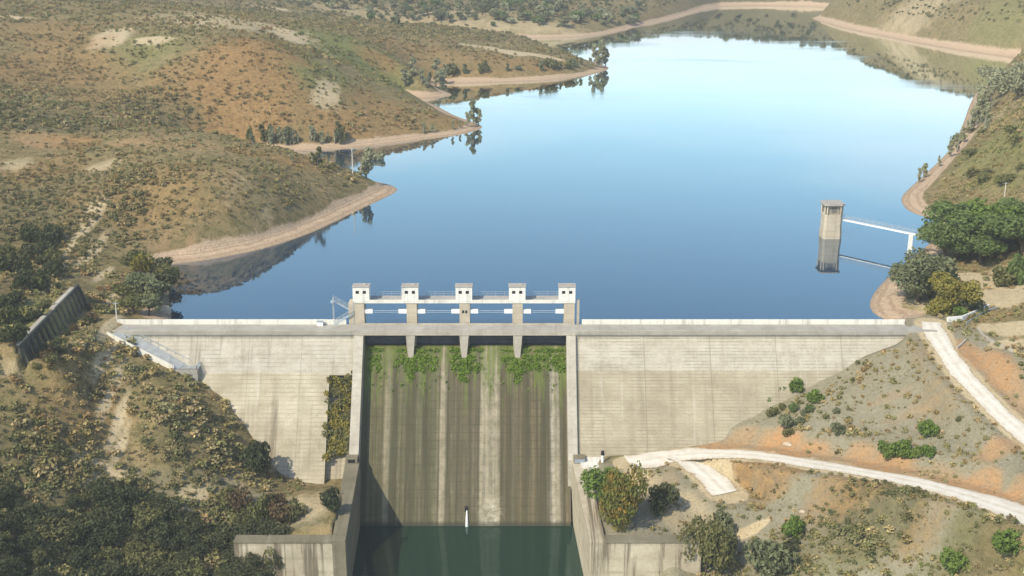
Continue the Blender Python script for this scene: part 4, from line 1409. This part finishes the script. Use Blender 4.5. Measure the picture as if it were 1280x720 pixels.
N = 300000
r = np.concatenate([np.exp(RNG.uniform(math.log(165), math.log(1750), N - 50000)), np.exp(RNG.uniform(math.log(480), math.log(1750), 50000)), np.exp(RNG.uniform(math.log(270), math.log(1100), 90000))])
N = len(r)
tt = RNG.uniform(-.60, .60, N)
sx, sy = r * tt, CAM[1] + r
sh, sd, srd = height(sx, sy, True)
zc = zones_at(sx, sy)
cl = fbm(sx, sy, 9, 61) + .6 * fbm(sx, sy, 40, 67)
lb = (sx < -20) & (sy < 60)
dens = np.where(lb, .50 + 2.3 * cl, .56 + 2.2 * cl)
dens = dens * (1 - .9 * np.clip(zc['pale'] * 1.2, 0, 1)) * (1 - .93 * np.clip(zc['soil'] * 1.3, 0, 1)) + .5 * zc['dark'] + .35 * zc['dark'] * (sx > 10) * (sy < 0)
right = sstep(-5, 25, sx) * (sy < 0)
dens = dens * (1 - .25 * right) + .06 * ((sx < -30) & (sy < 60))
beachw = np.where(sy > 300, 18, 10)
ok = (RNG.random(N) < dens) & ((sd > beachw) | (sy < 0)) & (sd > 0) & (srd > 1.0)
ok &= ~((sx > -45) & (sx < 27) & (sy > -56) & (sy < 8)) & ~((sx > -50) & (sx < 34) & (sy < -50))
fyl = -FACE_S * (-2.2 - sh)
ok &= ~((sx > XL - 1) & (sx < XR + 1) & (sy > fyl - .8) & (sy < 8) & (sh < 0.5))
ok &= ~((np.abs(sx + 102.2) < 3.2) & (sy > -29) & (sy < 18))
ok &= ~((sx > 84) & (sx < 125) & (sy > -4) & (sy < 30) & (zc['pale'] > .3))
ok &= sh < 150
sx, sy, sh, sd = sx[ok], sy[ok], sh[ok], sd[ok]
rr = r[ok]
zc = {k: v[ok] for k, v in zc.items()}
M_ = len(sx)
size = (.24 + 1.1 * RNG.random(M_) ** 3) * (1 + 1.3 * np.clip((rr - 350) / 900, 0, 1.1)) * (1 + .5 * zc['dark'])
left = (sx < -20) & (sy < 40)
size = size * (1 + 1.1 * np.clip(fbm(sx, sy, 22, 91) + .6 * fbm(sx, sy, 7, 93), -.15, .5))
size = size * np.where(left, 1.0 + .5 * RNG.random(M_) ** 3, .9)
pal = np.array([(.27, .245, .105), (.36, .29, .13), (.46, .36, .19), (.20, .20, .085), (.32, .22, .105), (.32, .30, .15)])
pi = RNG.choice(6, M_, p=[.25, .22, .19, .13, .09, .12])
tint = pal[pi]


def blend(t, m, c):
    return t + (np.array(c)[None] - t) * np.clip(m * RNG.random(M_) * 1.5, 0, 1)[:, None]


tint = blend(tint, zc['green'], (.21, .25, .08))
tint = blend(tint, zc['rust'], (.36, .235, .10))
tint = blend(tint, zc['dark'] * 1.1, (.14, .145, .065))
tint = blend(tint, sstep(350, 900, sy) * .9, (.14, .145, .07))
tint = tint * (.85 + .3 * RNG.random(M_))[:, None]

# the largest in view stand as shrubs of their own, the rest are one mass
rel = np.stack([sx - CAM[0], sy - CAM[1], sh - CAM[2]], -1)
fw = np.array([0, math.cos(TH), -math.sin(TH)])
dn_ = np.array([0, -math.sin(TH), -math.cos(TH)])
zf = rel @ fw
pxx, pyy = 640 + F * rel[:, 0] / zf, 360 + F * (rel @ dn_) / zf
inview = (pxx > 4) & (pxx < 1276) & (pyy > 4) & (pyy < 716)
in_wood = (pxx < 350) & (pyy > 600)
score = np.where(inview & ~in_wood, size / zf, 0)
top_i = np.argsort(-score)[:196]
single = np.zeros(M_, bool)
single[top_i] = True
LAB = {
    'rl': ('low shrub on the bank below the lower pale road', 'shrubs below the lower road'),
    'ru': ('low shrub on the slope between the two pale roads', 'shrubs between the roads'),
    'lw': ('low scrubby shrub on the bank below the dam crest and left track', 'shrubs on the wooded bank below the crest'),
    'lu': ('low scrubby shrub on the hillside above the crest beside the lake', 'shrubs on the hillside beside the lake'),
    'rr': ('low shrub near the intake tower shore above the crest', 'shrubs on the tower side shore'),
}
for k in top_i:
    if sx[k] > 0:
        key = 'rr' if sy[k] > 5 else ('rl' if pyy[k] > 560 + (pxx[k] - 850) * .17 else 'ru')
    else:
        key = 'lw' if sy[k] < 3 else 'lu'
    o = obj_from('shrub', random.choice(scrub_me), None, (sx[k], sy[k], sh[k] - .08))
    o.scale = (size[k] * 1.15, size[k] * 1.15, size[k] * 1.0)
    o.rotation_euler = (0, 0, random.uniform(0, 6.28))
    o['tint'] = [float(v) for v in tint[k]]
    tag(o, LAB[key][0], 'shrub', LAB[key][1])


def scatter(name, P, S, T, meshes, kind='stuff'):
    me = bpy.data.meshes.new(name)
    me.vertices.add(len(P))
    me.vertices.foreach_set('co', P.astype(np.float32).reshape(-1))
    a = me.attributes.new('size', 'FLOAT', 'POINT')
    a.data.foreach_set('value', S.astype(np.float32))
    a = me.attributes.new('tint', 'FLOAT_COLOR', 'POINT')
    a.data.foreach_set('color', np.hstack([T, np.ones((len(T), 1))]).astype(np.float32).reshape(-1))
    o = obj_from(name, me)
    src = bpy.data.collections.new(name + '_source')
    for m_ in meshes:
        src.objects.link(bpy.data.objects.new('shrub_leaves', m_))
    ng = bpy.data.node_groups.new(name + '_nodes', 'GeometryNodeTree')
    ng.interface.new_socket('Geometry', in_out='INPUT', socket_type='NodeSocketGeometry')
    ng.interface.new_socket('Geometry', in_out='OUTPUT', socket_type='NodeSocketGeometry')
    nd = ng.nodes
    gi, go = nd.new('NodeGroupInput'), nd.new('NodeGroupOutput')
    ip = nd.new('GeometryNodeInstanceOnPoints')
    ci = nd.new('GeometryNodeCollectionInfo')
    ci.inputs['Collection'].default_value = src
    ci.inputs['Separate Children'].default_value = True
    ci.inputs['Reset Children'].default_value = True
    ip.inputs['Pick Instance'].default_value = True
    sz = nd.new('GeometryNodeInputNamedAttribute')
    sz.data_type = 'FLOAT'
    sz.inputs['Name'].default_value = 'size'
    rv = nd.new('FunctionNodeRandomValue')
    rv.data_type = 'FLOAT_VECTOR'
    rv.inputs[0].default_value = (-.15, -.15, 0)
    rv.inputs[1].default_value = (.15, .15, 6.28)
    ri = nd.new('FunctionNodeRandomValue')
    ri.data_type = 'INT'
    ri.inputs[4].default_value = 0
    ri.inputs[5].default_value = len(meshes) - 1
    lk = ng.links.new
    lk(gi.outputs[0], ip.inputs['Points'])
    lk(ci.outputs[0], ip.inputs['Instance'])
    lk(ri.outputs[2], ip.inputs['Instance Index'])
    lk(rv.outputs[0], ip.inputs['Rotation'])
    lk(sz.outputs[0], ip.inputs['Scale'])
    lk(ip.outputs[0], go.inputs[0])
    md = o.modifiers.new('scatter', 'NODES')
    md.node_group = ng
    tag(o, kind=kind)
    return o


rest = ~single
sc = scatter('scrub', np.stack([sx, sy, sh - .08], -1)[rest], size[rest], tint[rest], scrub_me)
tag(sc, 'mixed olive and brown scrub covering the hillsides round the lake', 'scrub')

# the wood at the very end of the lake
wx_ = np.concatenate([RNG.uniform(40, 420, 420), RNG.uniform(-340, 115, 520)])
wy_ = np.concatenate([RNG.uniform(1085, 1260, 420), RNG.uniform(770, 1080, 520)])
wh_, wdist = height(wx_, wy_, True)[:2]
kk = (wdist > 9) & (fbm(wx_, wy_, 60, 77) > -.12)
wsz = RNG.uniform(2.5, 7.5, len(wx_))
wt = np.array([(.20, .21, .11)])[np.zeros(len(wx_), int)] * (.7 + .6 * RNG.random(len(wx_)))[:, None]
wood_me = []
for k in range(4):
    rg = np.random.default_rng(700 + k)
    c = MB()
    leaf_cloud(c, crown_lobes('round', rg), 260, .10, rg)
    wood_me.append(c.mesh('tree_leaves', M_SCRUB, False, False))
wo = scatter('woodland', np.stack([wx_, wy_, wh_ - .3], -1)[kk], wsz[kk], wt[kk], wood_me)
tag(wo, 'far-off wood of small dark trees round the head of the lake', 'woodland')

# weeds rooted in the spillway crest, creepers in the recess beside the training wall
rng = np.random.default_rng(5)
wd, cr_ = MB(), MB()
lob = []
for k in range(1100):
    x_ = rng.uniform(WLI + 1.2, WRI - .4)
    gp_ = .35 + .5 * math.sin(x_ * .55 + 1.2) + (.6 if x_ > 3 else 0) + (.25 if -28 < x_ < -12 else 0)
    if rng.random() > gp_ or abs(x_ + 4.6) < 1.9 or abs(x_ + 15.2) < 1.3 or abs(x_ + 27.6) < .9:
        continue
    z_ = -5.2 - 4.2 * rng.random() ** 1.3
    if any(abs(x_ - p) < .9 for p in PIERS):
        z_ -= 2
    s_ = rng.uniform(.3, .75)
    lob.append((x_, chute_y(z_) if z_ < -6.3 else .6, z_ + .1, s_, s_ * .6, s_ * rng.uniform(.7, 1.3)))
for k in range(60):
    x_ = rng.uniform(WLI + 1, WRI - .6)
    z_ = rng.uniform(-13.5, -8)
    lob.append((x_, chute_y(z_), z_, .16, .12, rng.uniform(.5, 1.2)))
L_ = np.array(lob)
L_[:, 2] += 100
leaf_cloud(wd, L_, len(lob) * 30, .2, rng, shell=.3)
wd.v = [(x, y, z - 100) for x, y, z in wd.v]
tag(wd.build('spillway_weeds', L_BRIGHT), 'bright green weeds and moss rooted along the spillway crest under the bridge', 'weeds', kind='stuff')
lob = []
for k in range(110):
    z_ = -9.9 - 14 * rng.random()
    x_ = rng.uniform(-41.1, -36.3)
    s_ = rng.uniform(.7, 1.2)
    lob.append((x_, face_y(z_, 1.0), z_ + 100, s_, s_ * .7, s_ * 1.1))
for k in range(34):
    z_ = rng.uniform(-25.5, -8.6)
    s_ = rng.uniform(.35, .8)
    lob.append((rng.choice([-41.4, -36.4]) + rng.normal() * .35, face_y(z_, -.15), z_ + 100, s_, s_ * .5, s_ * 1.4))
rng.shuffle(lob)
cv1, cv2 = MB(), MB()
leaf_cloud(cv1, lob[:72], 5200, .27, rng, shell=.3)
leaf_cloud(cv2, lob[72:], 5200, .27, rng, shell=.3)
for m_, mt, lab in ((cv1, L_YEL, 'yellow autumn creepers filling the recess in the dam face'), (cv2, L_OLIVE, 'dull green creepers filling the recess in the dam face')):
    m_.v = [(x, y, z - 100) for x, y, z in m_.v]
    tag(m_.build('creepers', mt), lab, 'creepers', kind='stuff')

# loose stones on the drawdown bank
st_p, st_s = [], []
for P_ in (SL, SR):
    seg = np.linalg.norm(np.diff(P_, axis=0), axis=1)
    for i_ in range(len(P_) - 1):
        if P_[i_][1] > 520:
            continue
        for _ in range(int(seg[i_] * 2.2)):
            e_ = (P_[i_ + 1] - P_[i_]) / max(seg[i_], 1e-6)
            q_ = P_[i_] + e_ * seg[i_] * random.random() + np.array([-e_[1], e_[0]]) * random.gauss(0, 4.5)
            st_p.append(q_)
            st_s.append(.08 + .35 * random.random() ** 4)
st_p, st_s = np.array(st_p), np.array(st_s)
hh_, dd_ = height(st_p[:, 0], st_p[:, 1], True)[:2]
k_ = (dd_ > -.3) & (dd_ < 9) & (st_p[:, 1] > 6)
import bmesh
stone_me = []
for k in range(4):
    rg = np.random.default_rng(50 + k)
    bm = bmesh.new()
    for _ in range(18):
        v = rg.normal(size=3)
        v = v / np.linalg.norm(v) * (1, .8, .6)
        bm.verts.new(v)
    bmesh.ops.convex_hull(bm, input=bm.verts)
    m_ = bpy.data.meshes.new('stone')
    bm.to_mesh(m_)
    bm.free()
    m_.materials.append(M_SCRUB)
    stone_me.append(m_)
cs_ = np.array([(.36, .28, .20), (.26, .19, .13), (.44, .36, .27)])[RNG.integers(0, 3, k_.sum())]
so = scatter('shore_stones', np.stack([st_p[:, 0], st_p[:, 1], hh_ + .02], -1)[k_], st_s[k_], cs_, stone_me)
tag(so, 'loose stones strewn along the bare drawdown bank of the lake', 'stones')

# boulders
for px, py, s_, lab in [(985, 556, .8, 'pale boulder on the orange cut above the road'), (205, 391, 1.8, 'large pale boulder at the lake corner by the dam'), (1150, 697, .55, 'pale stone on the scrubby slope near the bottom edge'), (265, 668, .9, 'pale rock above the basin return wall in the brush'), (1003, 640, .5, 'small pale stone on the bank above the bright green shrub')]:
    p = hit(px, py)
    m = MB()
    rg = np.random.default_rng(int(px))
    ph = (1 + 5 ** .5) / 2
    vs = []
    for i in range(60):
        z = 1 - 2 * (i + .5) / 60
        a = 2 * math.pi * i / ph
        q = math.sqrt(1 - z * z)
        k = 1 + .18 * math.sin(3 * a + px) * q + rg.uniform(-.07, .07)
        vs.append((p[0] + math.cos(a) * q * s_ * k * 1.2, p[1] + math.sin(a) * q * s_ * k, p[2] + z * s_ * k * .75 + .15 * s_))
    import bmesh
    bm = bmesh.new()
    for v in vs:
        bm.verts.new(v)
    bmesh.ops.convex_hull(bm, input=bm.verts)
    me_ = bpy.data.meshes.new('boulder')
    bm.to_mesh(me_)
    bm.free()
    me_.materials.append(M_ROCK)
    tag(obj_from('boulder', me_), lab, 'boulder')

# ------------------------------------------------------------------ air
HAZE = True
if HAZE:
    t = NT('haze_air')
    pv = t.t.nodes.new('ShaderNodeVolumePrincipled')
    pv.inputs['Color'].default_value = (.92, .92, .90, 1)
    pv.inputs['Density'].default_value = .0002
    pv.inputs['Anisotropy'].default_value = .2
    t.t.links.new(pv.outputs[0], t.out.inputs['Volume'])
    hz = MB().box(-16000, 16000, -600, 9500, -60, 190).build('haze', t.m)
    tag(hz, kind='stuff')

# ------------------------------------------------------------------ light
S = Vector((-1.0, -1.15, 1.5)).normalized()
sun_d = bpy.data.lights.new('sun', 'SUN')
sun_d.energy = 3.85
sun_d.angle = math.radians(.53)
sun_d.color = (1.0, .905, .71)
sun = bpy.data.objects.new('sun', sun_d)
COL.objects.link(sun)
sun.rotation_euler = S.to_track_quat('Z', 'Y').to_euler()
wd_ = bpy.data.worlds.new('World')
scene.world = wd_
wd_.use_nodes = True
nt = wd_.node_tree
sky = nt.nodes.new('ShaderNodeTexSky')
sky.sky_type = 'NISHITA'
sky.sun_disc = False
sky.sun_elevation = math.asin(S.z)
sky.sun_rotation = math.atan2(S.x, S.y)
sky.altitude = 300
sky.air_density = 1.0
sky.dust_density = 1.2
sky.ozone_density = 1.6
bg = nt.nodes['Background']
tc = nt.nodes.new('ShaderNodeTexCoord')
sp_ = nt.nodes.new('ShaderNodeSeparateXYZ')
nt.links.new(tc.outputs['Generated'], sp_.inputs[0])
mpv = nt.nodes.new('ShaderNodeVectorMath')
mpv.operation = 'MULTIPLY'
mpv.inputs[1].default_value = (2.2, 2.2, 13)
nt.links.new(tc.outputs['Generated'], mpv.inputs[0])
cn = nt.nodes.new('ShaderNodeTexNoise')
cn.inputs['Scale'].default_value = 1.3
cn.inputs['Detail'].default_value = 5
cn.inputs['Roughness'].default_value = .5
nt.links.new(mpv.outputs[0], cn.inputs['Vector'])
el = nt.nodes.new('ShaderNodeMapRange')          # bright thin cloud bank low in the sky
for k_, v_ in zip((1, 2, 3, 4), (.03, .27, .84, -.60)):
    el.inputs[k_].default_value = v_
nt.links.new(sp_.outputs[2], el.inputs[0])
ad = nt.nodes.new('ShaderNodeMath')
ad.operation = 'MULTIPLY_ADD'
nt.links.new(cn.outputs[0], ad.inputs[0])
ad.inputs[1].default_value = 1.1
nt.links.new(el.outputs[0], ad.inputs[2])
cm = nt.nodes.new('ShaderNodeMapRange')
for k_, v_ in zip((1, 2, 3, 4), (.34, 1.05, 0, 1)):
    cm.inputs[k_].default_value = v_
nt.links.new(ad.outputs[0], cm.inputs[0])
mx = nt.nodes.new('ShaderNodeMix')
mx.data_type = 'RGBA'
mx.inputs[7].default_value = (6.4, 7.1, 7.5, 1)
nt.links.new(cm.outputs[0], mx.inputs[0])
br = nt.nodes.new('ShaderNodeMapRange')          # the clear sky brightens towards the horizon
for k_, v_ in zip((1, 2, 3, 4), (.12, .55, 1.0, .0)):
    br.inputs[k_].default_value = v_
nt.links.new(sp_.outputs[2], br.inputs[0])
bm_ = nt.nodes.new('ShaderNodeMix')
bm_.data_type = 'RGBA'
bm_.blend_type = 'MULTIPLY'
bm_.inputs[7].default_value = (1.12, 1.36, 1.24, 1)
nt.links.new(br.outputs[0], bm_.inputs[0])
nt.links.new(sky.outputs[0], bm_.inputs[6])
nt.links.new(bm_.outputs[2], mx.inputs[6])
nt.links.new(mx.outputs[2], bg.inputs[0])
bg.inputs[1].default_value = .15
scene.view_settings.view_transform = 'Standard'
scene.view_settings.look = 'None'
scene.view_settings.exposure = 0.36
scene.view_settings.gamma = 1.0
scene.cycles.max_bounces = 6
scene.cycles.diffuse_bounces = 2
scene.cycles.volume_bounces = 0
scene.cycles.use_denoising = True
